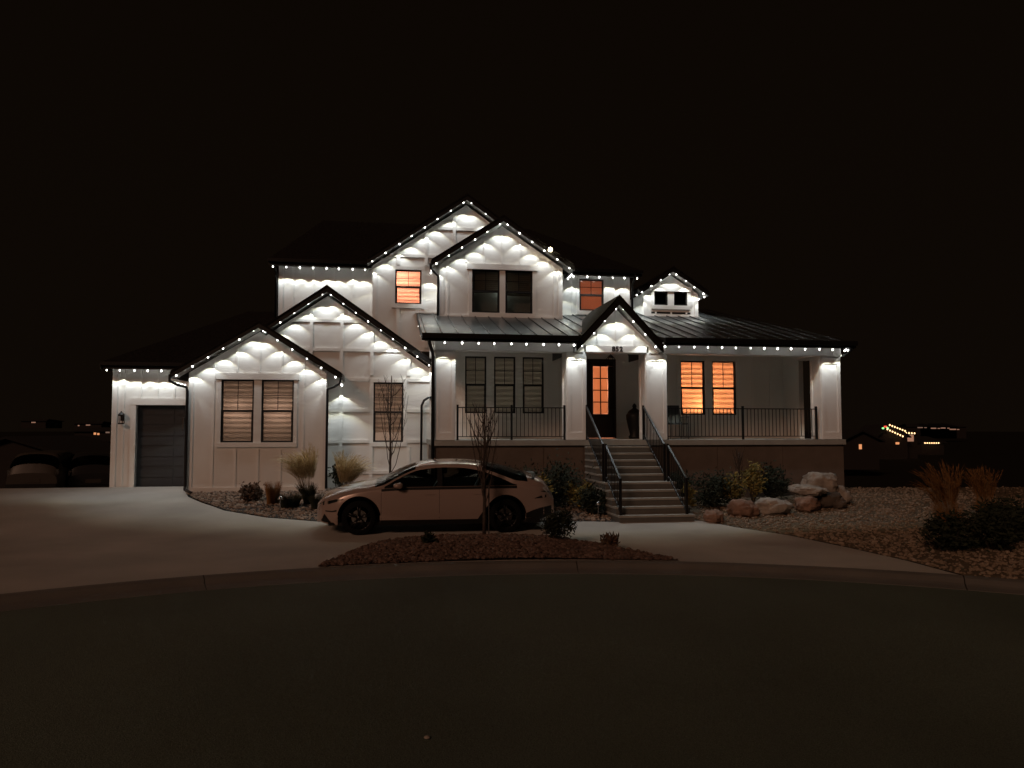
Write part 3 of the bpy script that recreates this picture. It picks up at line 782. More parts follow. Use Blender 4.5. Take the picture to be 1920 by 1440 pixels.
HS.part('wall', MB().box(8.80, 8.95, -.002, 12, .3, 4.6), 'white_paint')
downspout([(-2.62, -3.5, ez-.12), (-2.6, -3.42, ez-.25), (-2.51, -3.14, ez-.45), (-2.49, -3.06, ez-.55), (-2.49, -3.06, .5)], .045)
downspout([(-2.30, -.04, 3.20), (-2.46, -.04, 3.18), (-2.58, -.04, 3.10), (-2.65, -.04, 2.95), (-2.66, -.04, .5)], .036)
downspout([(9.02, -3.5, ez-.14), (9.0, -3.3, ez-.26), (8.95, -3.06, ez-.36)], .035)

# lamps inside lit rooms, plus fills added to lift dim windows (all behind the blinds)
WARM = (1.0, .44, .17)
point_light('room_or_fill_lamp', (-3.28, yT+.42, 6.86), 45.0, (1.0, .48, .34), .05)
point_light('room_or_fill_lamp', (-3.0, yT+1.2, 6.6), 85.0, (1.0, .31, .20), .2)
point_light('room_or_fill_lamp', (2.9, yU+1.2, 6.6), 26., (1.0, .29, .16), .3)
point_light('room_or_fill_lamp', (6.15, yB+.42, 3.05), 24., (1.0, .45, .17), .06)
point_light('room_or_fill_lamp', (6.2, yB+1.7, 3.6), 150., (1.0, .33, .14), .3)
point_light('room_or_fill_lamp', (2.8, yB+1.5, 3.6), 40., (1.0, .36, .20), .3)
point_light('room_or_fill_lamp', (-7.75, y1_+.56, 2.75), 8.5, (1.0, .68, .56), .2)
point_light('room_or_fill_lamp', (-6.65, y1_+.56, 2.75), 8.5, (1.0, .68, .56), .2)
point_light('room_or_fill_lamp', (-3.6, y2+1.5, 2.9), 15., (1.0, .66, .54), .4)
point_light('room_or_fill_lamp', (-.1, yB+1.6, 3.4), 6.0, (1.0, .90, .76), .4)  # added fill, lifts the tone of the dim triple window

point_light('room_or_fill_lamp', (-.24, yF+.36, 6.5), .5, (.85, 1.0, .92), .1)  # faint fill added behind the dark upper pair of blinds
# ================================================================== FRONT STEPS
stp = Thing('staircase', (2.36, -4.6, .3), 'straight concrete stairs with a landing leading up to the porch', 'stairs')
rise = (FZ-.16)/11; tread = .28
edges = [-3.085 - tread*i for i in range(6)]      # edges[0] is the porch edge
zt_ = [FZ-rise*i for i in range(1, 7)]            # tops of steps 1..6
fronts = []
for i in range(1, 12-1+1):
    if i <= 5: fr = -3.085-tread*i
    else: fr = -3.085-tread*5-.5-tread*(i-6)
    if i > 10: break
    fronts.append((FZ-rise*i, fr))
for i, (zt, fr) in enumerate(fronts):
    zb = zt-rise+.002 if i < len(fronts)-1 else -.05
    right = 3.17 if i < 5 else 3.26
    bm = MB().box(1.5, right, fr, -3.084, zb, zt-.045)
    s_ = stp.part('step', bm, 'shaded_step_concrete')
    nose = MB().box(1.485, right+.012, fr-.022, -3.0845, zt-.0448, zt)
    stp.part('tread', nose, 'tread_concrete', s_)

# ================================================================== RAILINGS
def bal_mesh():
    return MB().box(-.008, .008, -.008, .008, 0, 1).mesh('baluster', 'black_metal')
BAL = bal_mesh()
def porch_railing(xa, xb, label):
    t = Thing('porch_railing', ((xa+xb)/2, -2.85, FZ), label, 'railing', 'black metal porch railings')
    y = -2.85; zt = 2.83; zb = FZ+.10
    for x in (xa, (xa+xb)/2, xb):
        t.box('post', 'black_metal', x-.026, x+.026, y-.026, y+.026, FZ+.001, zt+.06)
    for i in range(2):
        a = xa+.027 if i == 0 else (xa+xb)/2+.027; b = (xa+xb)/2-.027 if i == 0 else xb-.027
        t.box('top_rail', 'black_metal', a, b, y-.02, y+.02, zt-.025, zt)
        t.box('bottom_rail', 'black_metal', a, b, y-.015, y+.015, zb-.02, zb)
        n = int((b-a)/.105)
        for k in range(1, n):
            link('baluster', BAL, t.e, (a+(b-a)*k/n-t.o[0], y-t.o[1], zb-t.o[2]), None, (1, 1, zt-.025-zb))
porch_railing(-1.84, 1.0, 'black metal porch railing before the three dark windows')
porch_railing(3.85, 8.22, 'long black metal porch railing before the two orange windows')
def stair_railing(x, ya, za, yb, zb_, label):
    t = Thing('stair_railing', (x, (ya+yb)/2, zb_), label, 'railing', 'black railings of the front steps')
    h = .88
    for (y, z) in ((ya, za), (yb, zb_)):
        t.box('post', 'black_metal', x-.024, x+.024, y-.024, y+.024, z+.001, z+h+.04)
    def bar(name, o, w):
        d = Vector((0, yb-ya, zb_-za)); L = d.length
        c = Vector((x, (ya+yb)/2, (za+zb_)/2+o)); a = math.atan2(zb_-za, yb-ya)
        key = 'unit_black_metal'
        link(name, UNIT[key], t.e, c-Vector(t.o), (a if abs(a) < math.pi/2 else a, 0, 0), (w, L-.05, w))
    bar('top_rail', h, .042); bar('bottom_rail', .14, .026)
    n = max(2, int(abs(yb-ya)/.11))
    for k in range(1, n):
        y = ya+(yb-ya)*k/n; z = za+(zb_-za)*k/n+.14
        link('baluster', BAL, t.e, (x-t.o[0], y-t.o[1], z-t.o[2]), None, (1, 1, h-.15))
zl = FZ-rise*6
for x, side in ((1.56, 'left'), (3.12, 'right')):
    stair_railing(x, -3.13+.1, FZ, -4.60, zl, 'upper black stair railing on the %s of the front steps' % side)
    stair_railing(x, -4.82, zl, -6.0, .18+rise*.3, 'lower black stair railing on the %s of the front steps' % side)

# ================================================================== EAVE LIGHTS
def led_nodes(d):
    d.use_nodes = True; n = d.node_tree; em = n.nodes.get('Emission')
    t = n.nodes.new('ShaderNodeTexCoord'); s = n.nodes.new('ShaderNodeSeparateXYZ'); n.links.new(t.outputs['Normal'], s.inputs[0])
    ab = n.nodes.new('ShaderNodeMath'); ab.operation = 'ABSOLUTE'; n.links.new(s.outputs['Z'], ab.inputs[0])
    m = n.nodes.new('ShaderNodeMapRange'); n.links.new(ab.outputs[0], m.inputs['Value'])
    m.inputs['From Min'].default_value = math.cos(math.radians(LED_HALF)); m.inputs['From Max'].default_value = 1
    m.inputs['To Min'].default_value = 0; m.inputs['To Max'].default_value = 1
    r = n.nodes.new('ShaderNodeValToRGB'); n.links.new(m.outputs[0], r.inputs[0])
    r.color_ramp.elements[0].color = (1.0, .96, .62, 1); r.color_ramp.elements[0].position = 0.0
    r.color_ramp.elements[1].color = (.92, .99, 1.0, 1); r.color_ramp.elements[1].position = .26
    p = n.nodes.new('ShaderNodeFloatCurve'); n.links.new(m.outputs[0], p.inputs['Value'])
    cv = p.mapping.curves[0]
    cv.points[0].location = (0, .95); cv.points[1].location = (1, .40)
    for q in ((.15, .92), (.32, .78), (.55, .52), (.80, .40)): cv.points.new(*q)
    p.mapping.update()
    mu = n.nodes.new('ShaderNodeMath'); mu.operation = 'MULTIPLY'; mu.inputs[1].default_value = 3.0; n.links.new(p.outputs[0], mu.inputs[0])
    # the lens throws less light along the track than across it
    q1 = n.nodes.new('ShaderNodeMath'); q1.operation = 'DIVIDE'; n.links.new(s.outputs['X'], q1.inputs[0]); q1.inputs[1].default_value = .50
    q2 = n.nodes.new('ShaderNodeMath'); q2.operation = 'POWER'; n.links.new(q1.outputs[0], q2.inputs[0]); q2.inputs[1].default_value = 4
    q3 = n.nodes.new('ShaderNodeMath'); q3.operation = 'ADD'; n.links.new(q2.outputs[0], q3.inputs[0]); q3.inputs[1].default_value = 1
    q4 = n.nodes.new('ShaderNodeMath'); q4.operation = 'DIVIDE'; n.links.new(mu.outputs[0], q4.inputs[0]); n.links.new(q3.outputs[0], q4.inputs[1])
    n.links.new(r.outputs[0], em.inputs['Color']); n.links.new(q4.outputs[0], em.inputs['Strength'])
LED = bpy.data.lights.new('led_beam', 'SPOT'); LED.energy = LED_W; LED.spot_size = math.radians(2*LED_HALF); LED.spot_blend = .09
LED.shadow_soft_size = .012; led_nodes(LED)
BULB = MB().lathe([(.007, .022), (.019, .015), (.023, .0), (.019, -.017), (.007, -.027)][::-1], 10).mesh('bulb', 'led', True)
def light_string(label, pts, spacing=.385, inset=.1, skip=()):
    """lights spaced along a polyline of house coordinates, each in a track under the roof edge"""
    pts = [Vector(p) for p in pts]; o = tuple(sum(pts, Vector())/len(pts))
    t = Thing('light_string', o, label, 'string lights', 'white eave lights of the house')
    i0 = 0
    for a, b in zip(pts, pts[1:]):
        L = (b-a).length; n = max(1, round((L-2*inset)/spacing))
        up = Vector((0, 0, .045))
        t.part('track', MB().tube([a+up, b+up], .012, 4), 'black_metal')
        for k in range(n+1):
            if i0 in skip: i0 += 1; continue
            p = a + (b-a)*((inset+(L-2*inset)*k/n)/L)
            p = p + Vector((random.uniform(-.018, .018), random.uniform(-.012, .012), 0)); k_ = random.uniform(.78, 1.12)
            bu = link('bulb', BULB, t.e, p-Vector(o), (random.gauss(0, .02), random.gauss(0, .03), 0), (k_, k_, k_))
            lo = link('led_beam', LED, bu, (0, 0, -.045)); i0 += 1
def rake(cx, zr, sl, hwid, y, th=.13, d=.02):
    z = zr-.07-th-d
    return (cx-hwid+.06, y, z-sl*(hwid-.06)), (cx-.04, y, z), (cx+.04, y, z), (cx+hwid-.06, y, z-sl*(hwid-.06))
def gable_lights(label_l, label_r, cx, zr, sl, hwid, y, th=.13, skl=0., skr=0.):
    a, b, c, d = rake(cx, zr, sl, hwid, y, th)
    a = tuple(Vector(a)+(Vector(b)-Vector(a)).normalized()*skl); d = tuple(Vector(d)+(Vector(c)-Vector(d)).normalized()*skr)
    light_string(label_l, [b, a], .44); light_string(label_r, [c, d], .44)
light_string('white lights along the garage eave at the far left', [(-11.84, 1.12, 3.97), (-9.75, 1.12, 3.97)], .37)
gable_lights('white lights on the left slope of the lowest front gable', 'white lights on the right slope of the lowest front gable', cx1, zr1, s1, 2.25, y1_-.28)
light_string('short row of white lights under the left eave of the lowest front gable', [(-9.40, -.75, 3.52), (-9.40, .55, 3.52)], .37)
light_string('short row of white lights under the right eave of the lowest front gable', [(-4.94, -.8, 3.52), (-4.94, -.1, 3.52)], .37)
gable_lights('white lights on the left slope of the larger gable with grid battens', 'long row of white lights on the right slope of the larger gable with grid battens', cx2, zr2, s2, 3.1, y2-.28, skl=1.55)
gable_lights('white lights on the left slope of the tallest gable', 'short row of white lights on the right slope of the tallest gable', cxT, zrT, sT, 2.95, yT-.28, skr=2.2)
gable_lights('white lights on the left slope of the front upper gable', 'white lights on the right slope of the front upper gable beside the flood lamp', cxF, zrF, sF, 2.15, yF-.28)
light_string('two white lights under the left eave end of the front upper gable', [(-2.40, -.3, 6.95), (-2.40, .3, 6.95)], .35)
light_string('two white lights under the right eave end of the front upper gable', [(1.87, -.3, 6.95), (1.87, .5, 6.95)], .35)
light_string('white lights along the upper eave at the left, above the larger gable', [(-7.15, .72, 7.09), (-4.25, .72, 7.09)], .41)
light_string('white lights along the upper eave above the plain orange window', [(2.05, .72, 7.09), (4.35, .72, 7.09)], .40)
light_string('white lights along the porch eave left of the entry gable', [(-2.72, -3.31, ez-.21), (1.28, -3.31, ez-.21)], .405)
light_string('long row of white lights along the porch eave right of the entry gable', [(3.55, -3.31, ez-.21), (8.98, -3.31, ez-.21)], .39)
light_string('white lights under the left edge of the porch roof', [(-2.76, -3.1, ez-.13), (-2.76, -.3, pz(-.3)-.26)], .39)
light_string('two white lights at the right corner of the porch roof', [(9.0, -3.31, ez-.21), (9.0, -3.0, ez-.21)], .3)
gable_lights('white lights on the left slope of the entry gable', 'white lights on the right slope of the entry gable', cxE, zrE, sE, 1.13, -3.32, th=.2)
gable_lights('white lights on the left slope of the dormer', 'white lights on the right slope of the dormer', cxD, zrD, sD, 1.2, yD-.26, th=.12)
light_string('white lights under the left eave of the dormer', [(4.40, 1.2, 6.66), (4.40, 2.6, 6.66)], .37)
light_string('white lights under the right eave of the dormer', [(6.75, 1.2, 6.66), (6.75, 2.3, 6.66)], .37)
# flood lamp at the right slope of the front upper gable
fl = Thing('flood_lamp', (1.13, -.52, 7.60), 'bright warm flood lamp on the right slope of the front upper gable', 'lamp')
fl.part('lamp_housing', MB().tube([(1.13, -.40, 7.66), (1.13, -.50, 7.63)], .05, 12), 'black_metal')
fl.part('lamp_lens', MB().tube([(1.13, -.501, 7.63), (1.13, -.53, 7.622), (1.13, -.55, 7.615)], [.062, .055, .03], 12), 'flood_led', None, True)
d = bpy.data.lights.new('flood', 'SPOT'); d.energy = 110; d.spot_size = math.radians(110); d.spot_blend = .5; d.color = (1, .88, .62); d.shadow_soft_size = .05
lo = link('flood', d, fl.e, (.0, -.06, -.0)); lo.rotation_euler = Vector((.75, -.45, -.55)).to_track_quat('-Z', 'Y').to_euler()
# lantern beside the garage door, unlit
wl = Thing('wall_lantern', (-11.34, yG-.08, 2.5), 'small dark wall lantern left of the garage door', 'lantern')
wl.part('back_plate', MB().box(-11.39, -11.29, yG-.045, yG-.024, 2.5, 2.72), 'dark_iron')
wl.part('lantern_body', MB().box(-11.41, -11.27, yG-.20, yG-.06, 2.40, 2.44).box(-11.41, -11.27, yG-.20, yG-.06, 2.64, 2.68).box(-11.41, -11.395, yG-.2, yG-.185, 2.44, 2.64).box(-11.285, -11.27, yG-.2, yG-.185, 2.44, 2.64).box(-11.41, -11.395, yG-.075, yG-.06, 2.44, 2.64).box(-11.285, -11.27, yG-.075, yG-.06, 2.44, 2.64), 'dark_iron')
wl.part('lantern_roof', MB().lathe([(.10, 0), (.03, .07), (.015, .10)], 8, (-11.34, yG-.13, 2.68)), 'dark_iron')
# pendant over the entry
pl_ = Thing('pendant_lantern', (2.68, -1.5, 4.1), 'dark unlit lantern hanging over the entry', 'lantern')
pl_.part('rod', MB().tube([(2.68, -1.5, 4.61), (2.68, -1.5, 4.36)], .01, 6), 'dark_iron')
pl_.part('cap', MB().lathe([(.11, 4.30), (.04, 4.38)], 8, (2.68, -1.5, 0)), 'dark_iron')
pl_.part('cage', MB().box(2.58, 2.595, -1.6, -1.585, 4.08, 4.30).box(2.765, 2.78, -1.6, -1.585, 4.08, 4.30).box(2.58, 2.595, -1.415, -1.4, 4.08, 4.30).box(2.765, 2.78, -1.415, -1.4, 4.08, 4.30).box(2.58, 2.78, -1.6, -1.4, 4.06, 4.08), 'dark_iron')

# ================================================================== PORCH FURNITURE
ch = Thing('patio_chair', (4.55, -1.7, FZ), 'dark metal patio chair on the porch below the left orange window', 'chair')
cx, cy = 4.55, -1.7
ch.part('seat', MB().box(cx-.26, cx+.26, cy-.25, cy+.25, FZ+.42, FZ+.45), 'patio_metal')
ch.part('backrest', MB().slab([(cx-.25, cy+.24, FZ+.47), (cx+.25, cy+.24, FZ+.47), (cx+.25, cy+.40, FZ+.98), (cx-.25, cy+.40, FZ+.98)], .03), 'patio_metal')
for sx in (-1, 1):
    ch.part('leg', MB().tube([(cx+sx*.27, cy-.24, FZ+.62), (cx+sx*.27, cy-.27, FZ+.002)], .013, 6), 'patio_metal')
    ch.part('leg', MB().tube([(cx+sx*.27, cy+.26, FZ+.5), (cx+sx*.27, cy+.32, FZ+.002)], .013, 6), 'patio_metal')
    ch.part('armrest', MB().box(cx+sx*.27-.025, cx+sx*.27+.025, cy-.27, cy+.3, FZ+.621, FZ+.645), 'patio_metal')
ur = Thing('porch_urn', (3.72, -.45, FZ), 'tall dark urn with a finial standing right of the front door', 'urn')
ur.part('urn_body', MB().lathe([(.17, 0), (.19, .06), (.14, .12), (.20, .35), (.25, .6), (.25, .72), (.20, .78)], 18, (3.72, -.45, FZ)), 'dark_iron', None, True)
ur.part('urn_lid', MB().lathe([(.21, .781), (.16, .85), (.07, .90), (.05, .94), (.07, .98), (.02, 1.06)], 16, (3.72, -.45, FZ)), 'dark_iron', None, True)

# ================================================================== CAR
def catmull(xs, ys):
    xs = np.array(xs, float); ys = np.array(ys, float)
    m = np.gradient(ys, xs)
    def f(x):
        x = min(max(x, xs[0]), xs[-1]); i = min(max(int(np.searchsorted(xs, x))-1, 0), len(xs)-2)
        h = xs[i+1]-xs[i]; t = (x-xs[i])/h
        return float((2*t**3-3*t**2+1)*ys[i]+(t**3-2*t**2+t)*h*m[i]+(-2*t**3+3*t**2)*ys[i+1]+(t**3-t**2)*h*m[i+1])
    return f
def build_car(T, L, prof, paint, wheels, glassname='car_glass', detail=True, rw=.345, zs0=.20):
    zt = catmull(*prof['top']); zb = catmull(*prof['belt']); zd = catmull(*prof['dlo']); w = catmull(*prof['width']); wr = catmull(*prof['roofw'])
    ra = rw+.07
    def zbot(x):
        z = zs0 + .05*smooth((.35-x)/.35) + .12*smooth((x-(L-.55))/.5)
        for wx in wheels:
            d = abs(x-wx)
            if d < ra: z = max(z, rw+math.sqrt(ra*ra-d*d)*1.02)
        return z
    xs = list(np.linspace(0, L, 84))
    for wx in wheels: xs += [wx-ra-.004, wx-ra+.004, wx-ra+.03, wx+ra-.03, wx+ra-.004, wx+ra+.004]
    for q in prof['cuts']: xs.append(q)
    xs = sorted(set(round(float(q), 4) for q in xs))
    NS, NW, NR = 9, 3, 7     # rows: side, window, roof
    def section(x):
        W_, b, d, t, R_ = w(x), zb(x), max(zd(x), zb(x)+.012), zt(x), wr(x)
        b = min(b, t-.05); d = min(d, t-.03)
        r = []; z0 = zbot(x)
        for i in range(NS):                       # sill to belt, bulging at 45 % height
            k = i/(NS-1); z = z0+(b-z0)*k; u = (z-.2)/(max(b, .4)-.2)
            y = W_*(1-.05*(1-min(1, u/.35))**2 - .055*max(0, (u-.5)/.5)**2)
            r.append((y, z))
        yb = r[-1][0]
        for i in range(1, NW+1):
            k = i/NW; z = b+(d-b)*k; yy = yb-.02-(yb-.02-R_)*(k**1.15)*((d-b)/max(.01, (t-b)*.82)) if t-b > .1 else yb-.02-.03*k
            r.append((max(yy, .1), z))
        yd, zd_ = r[-1]
        for i in range(1, NR+1):                  # over the roof or the bonnet to the centre line
            a = (math.pi/2)*i/NR
            r.append((yd*math.cos(a)**.85 if i < NR else 0.0, zd_+(t-zd_)*math.sin(a)**.8))
        return r
    secs = [section(x) for x in xs]; nr = len(secs[0])
    cls = {'body': MB(), 'windscreen': MB(), 'rear_window': MB()}
    for side in (-1, 1):
        for m in cls.values(): m.base = len(m.v)
        idx = {k: {} for k in cls}
        def vid(k, i, j):
            if (i, j) not in idx[k]:
                idx[k][(i, j)] = len(cls[k].v); y, z = secs[i][j]; cls[k].v.append((xs[i], side*y, z))
            return idx[k][(i, j)]
        for i in range(len(xs)-1):
            xm = (xs[i]+xs[i+1])/2
            for j in range(nr-1):
                k = 'body'
                if NS-1 <= j < NS-1+NW:
                    if prof['side'][0][0] < xm < prof['side'][-1][1]: k = 'window_pillar%d%d' % (sum(xm > b for a, b in prof['side']), side > 0); cls.setdefault(k, MB()); idx.setdefault(k, {})
                    for q_, (a, b) in enumerate(prof['side']):
                        if a < xm < b:
                            k = 'side_window%d%d' % (q_, side > 0)
                            cls.setdefault(k, MB()); idx.setdefault(k, {})
                if j >= NS-1+NW+1 and prof['ws'][0] < xm < prof['ws'][1]: k = 'windscreen'
                if j >= NS-1+NW+1 and prof['rw'][0] < xm < prof['rw'][1]: k = 'rear_window'
                if j < 1 and secs[i][0][1] < zs0+.2 and prof['sillx'][0] < xm < prof['sillx'][1]: k = 'sill%d%d' % (sum(xm > q for q in wheels), side > 0); cls.setdefault(k, MB()); idx.setdefault(k, {})
                q = [vid(k, i, j), vid(k, i+1, j), vid(k, i+1, j+1), vid(k, i, j+1)]
                cls[k].f.append(tuple(q if side < 0 else q[::-1]))
    for e in (0, len(xs)-1):
        pts = [(xs[e], -y, z) for y, z in secs[e]] + [(xs[e], y, z) for y, z in reversed(secs[e][:-1])]
        cls['body'].poly(pts if e else pts[::-1])
    def lp(k, mat):
        if not cls[k].f: return
        nm_ = k.rstrip('0123456789'); me = cls[k].mesh(nm_, mat, True)
        return link(nm_, me, T)
    lp('body', paint)
    for k in list(cls):
        if k.startswith('window_pillar') or k.startswith('sill'): lp(k, 'car_black')
        if k.startswith('side_window') or k in ('windscreen', 'rear_window'): lp(k, glassname)
    # cabin, floor and arch liners so that nothing is hollow
    link('chassis', MB().box(.3, L-.45, -.41, .41, zs0-.005, .70).mesh('chassis', 'arch_black'), T)
    link('underbody', MB().box(.25, L-.3, -w(L/2)*.86, w(L/2)*.86, zs0-.01, zs0+.05).mesh('underbody', 'car_black'), T)
    if detail:
        for sx in (1.95, 2.85):
            for sy in (-.38, .38):
                m = MB(); m.slab([(sx-.1, sy-.24, .62), (sx+.4, sy-.24, .60), (sx+.4, sy+.24, .60), (sx-.1, sy+.24, .62)], .2)
                m.slab([(sx+.36, sy-.22, .66), (sx+.62, sy-.20, 1.18), (sx+.62, sy+.20, 1.18), (sx+.36, sy+.22, .66)], .1)
                m.box(sx+.58, sx+.68, sy-.11, sy+.11, 1.19, 1.32)
                link('seat', m.mesh('seat', 'car_interior'), T)
        link('dashboard', MB().box(1.35, 1.62, -.7, .7, .75, .98).mesh('dashboard', 'car_interior'), T)
    # wheels
    tw = .215
    tyre = MB()
    prof_t = [(rw*.70, -tw/2), (rw*.93, -tw/2), (rw*.985, -tw/2+.02), (rw, -tw/2+.05), (rw, tw/2-.05), (rw*.985, tw/2-.02), (rw*.93, tw/2), (rw*.70, tw/2)]
    n = 32
    for r, yy in prof_t:
        for k in range(n): tyre.v.append((r*math.cos(2*math.pi*k/n), yy, r*math.sin(2*math.pi*k/n)))
    for i in range(len(prof_t)-1):
        for k in range(n):
            a = i*n+k; b = i*n+(k+1) % n; tyre.f.append((a, a+n, b+n, b))
    tm = tyre.mesh('tyre', 'tyre', True)
    rim = MB(); rr = rw*.71
    rim.tube([(rr*math.cos(2*math.pi*k/24), -.085, rr*math.sin(2*math.pi*k/24)) for k in range(25)], .016, 6, False)
    rim.tube([(0, -.06, 0), (0, -.10, 0)], .055, 12)
    for k in range(5):
        a = 2*math.pi*k/5+.3
        for da in (-.13, .13):
            c0, s0, c1, s1 = math.cos(a), math.sin(a), math.cos(a+da), math.sin(a+da)
            rim.tube([(.03*c0, -.085, .03*s0), (rr*.55*math.cos(a+da*.8), -.095, rr*.55*math.sin(a+da*.8)), (rr*c1, -.085, rr*s1)], [.02, .016, .02], 5)
    rm = rim.mesh('rim', 'rim', True)
    disc = MB().tube([(0, -.02, 0), (0, .02, 0)], rw*.45, 20).mesh('brake_disc', 'silver')
    for wx in wheels:
        for sy in (-1, 1):
            yy = sy*(w(wx)-tw/2-.03)
            wo = link('wheel', tm, T, (wx, yy, rw), (0, 0, 0 if sy < 0 else math.pi))
            link('rim', rm, wo); link('brake_disc', disc, wo)
    for wx in wheels:
        for sy in (-1, 1):
            m = MB(); nn = 20
            pts = [(wx+(ra-.012)*math.cos(math.pi*k/nn), rw+(ra-.012)*1.02*math.sin(math.pi*k/nn)) for k in range(nn+1)]
            yo = sy*(w(wx)*.992); yi = sy*.40
            for (px, pz_) in pts: m.v += [(px, yo, pz_-.002), (px, yi, pz_-.002)]
            for k in range(nn):
                a = 2*k; m.f.append((a, a+1, a+3, a+2))
            link('wheel_arch', m.mesh('wheel_arch', 'arch_black', True), T)
            lip = []
            for k in range(nn+1):
                lx = wx+(ra-.004)*math.cos(math.pi*k/nn); sc__ = section(lx); lip.append((lx, sy*(sc__[0][0]+.002), max(sc__[0][1], rw)))
            link('arch_trim', MB().tube(lip, .016, 6).mesh('arch_trim', 'arch_black', True), T)
    return w, zb, zt, section
def car_root(name, org, rotz, roll, label, L):
    e = link(name, None, None, org, None); e.rotation_euler = (Matrix.Rotation(rotz, 3, 'Z') @ Matrix.Rotation(roll, 3, 'X')).to_euler()
    tag(e, label, 'car'); e.empty_display_size = .3
    return e
SED = dict(
    top=([0, .10, .30, .55, .85, 1.15, 1.45, 1.80, 2.15, 2.5, 2.85, 3.2, 3.6, 4.0, 4.35, 4.6, 4.74, 4.855],
         [.60, .71, .82, .90, .965, 1.01, 1.14, 1.305, 1.405, 1.44, 1.445, 1.425, 1.365, 1.265, 1.16, 1.075, .97, .76]),
    belt=([0, .10, .30, .55, .85, 1.15, 1.6, 2.2, 2.8, 3.4, 3.9, 4.3, 4.6, 4.855],
          [.50, .61, .70, .78, .85, .905, .945, .955, .96, .965, .965, .955, .90, .66]),
    dlo=([0, 1.15, 1.32, 1.6, 1.95, 2.3, 2.7, 3.1, 3.5, 3.8, 4.02, 4.10, 4.855],
         [.51, .92, .945, 1.085, 1.24, 1.305, 1.32, 1.29, 1.19, 1.075, .985, .975, .67]),
    width=([0, .12, .35, .7, 1.2, 2.0, 3.0, 3.8, 4.3, 4.65, 4.855], [.50, .68, .83, .91, .935, .94, .94, .925, .88, .79, .66]),
    roofw=([0, 1.2, 2.0, 2.8, 3.6, 4.3, 4.855], [.5, .70, .60, .585, .55, .55, .5]),
    side=[(1.36, 2.42), (2.52, 3.52), (3.58, 4.05)], ws=(1.17, 1.98), rw=(3.42, 4.28), sillx=(.5, 4.86), cuts=[1.36, 2.42, 2.52, 3.52, 3.58, 4.05, 1.17, 1.98, 3.42, 4.28])
dvec = Vector((.9917, .129)); rotc = math.atan2(dvec.y, dvec.x)
cf = Vector((-4.03, 16.28)); LC = 4.855
CAR = car_root('parked_car', (cf.x+dvec.x*LC/2, cf.y+dvec.y*LC/2, .172), rotc, math.radians(2.4), 'pale fastback sedan parked on the drive before the house', LC)
holder = CAR
class Sh:  # children are built with x from 0 (nose) to L, so shift them
    pass
before = set(bpy.data.objects)
wfun, zbf, ztf, secf = build_car(CAR, LC, SED, 'car_paint', (.86, 3.81))
def on_side(x, z, off=.004):
    s = secf(x)
    for (y0_, z0_), (y1__, z1_) in zip(s, s[1:]):
        if z0_ <= z <= z1_ and z1_ > z0_:
            return y0_+(y1__-y0_)*(z-z0_)/(z1_-z0_)+off
    return s[0][0]+off
def side_patch(name, poly, mat, off=.005, both=True, nx=10):
    """a patch lying on the flank: poly gives (x, zlow, zhigh) stations"""
    for sy in ((-1, 1) if both else (-1,)):
        m = MB()
        for (x, a, b) in poly:
            for k in range(5):
                z = a+(b-a)*k/4; m.v.append((x, sy*on_side(x, z, off), z))
        for i in range(len(poly)-1):
            for k in range(4):
                a = i*5+k; q = (a, a+5, a+6, a+1); m.f.append(q if sy < 0 else q[::-1])
        link(name, m.mesh(name, mat, True), CAR)
side_patch('headlight', [(.06, .575, .60), (.14, .59, .655), (.26, .62, .695), (.40, .665, .71), (.54, .712, .722)], 'car_glass', .006)
side_patch('headlight_housing', [(.055, .57, .60), (.14, .585, .655), (.26, .615, .698), (.40, .66, .714), (.555, .71, .724)], 'car_black', .003)
side_patch('bumper_slot', [(.05, .47, .50), (.2, .465, .49), (.33, .46, .485), (.42, .475, .51)], 'car_black', .004)
side_patch('air_intake', [(.10, .27, .29), (.17, .25, .42), (.22, .245, .36), (.30, .24, .26)], 'car_black', .005)
side_patch('rocker_panel', [(x_, .20, .30) for x_ in np.linspace(1.28, 3.38, 12)], 'car_black', .006)
side_patch('rear_diffuser', [(4.24, .30, .40), (4.4, .30, .46), (4.55, .32, .50), (4.7, .34, .52), (4.8, .36, .53)], 'car_black', .006)
side_patch('quarter_cladding', [(3.16, .20, .21), (3.24, .20, .30), (3.32, .20, .42), (3.40, .20, .52), (3.415, .20, .55)], 'car_black', .0065)
side_patch('window_trim', [(x_, zbf(x_)-.055, zbf(x_)-.004) for x_ in np.linspace(1.30, 4.05, 22)], 'car_black', .005)
side_patch('tail_vent', [(4.42, .69, .70), (4.55, .695, .74), (4.68, .70, .76)], 'car_black', .004)
side_patch('tail_light', [(4.55, .83, .835), (4.65, .81, .84), (4.76, .79, .82), (4.83, .73, .77)], 'rim', .006)
for xs_ in (1.30, 2.46, 3.42):
    side_patch('door_seam', [(xs_-.003, .32, zbf(xs_)-.06), (xs_+.003, .32, zbf(xs_)-.06)], 'car_black', .0025)
for xs_ in (2.16, 3.16): side_patch('door_handle', [(xs_, .80, .82), (xs_+.2, .80, .82)], 'car_paint', .012)
for sy in (-1, 1):
    m = MB(); c = Vector((1.62, sy*1.0, .995))
    b = bmesh.new(); bmesh.ops.create_uvsphere(b, u_segments=14, v_segments=8, radius=1)
    for v in b.verts: m.v.append((c.x+v.co.x*.085+(.03 if v.co.x > 0 else 0), c.y+v.co.y*.09, c.z+v.co.z*.06*(1.15 if v.co.x > 0 else .9)))
    m.f = [tuple(v.index for v in f.verts) for f in b.faces]; b.free()
    mo = link('mirror', m.mesh('mirror', 'car_paint', True), CAR)
    link('mirror_stalk', MB().tube([(1.62, sy*.86, .95), (1.64, sy*.97, .965)], .022, 6).mesh('mirror_stalk', 'car_black'), mo)
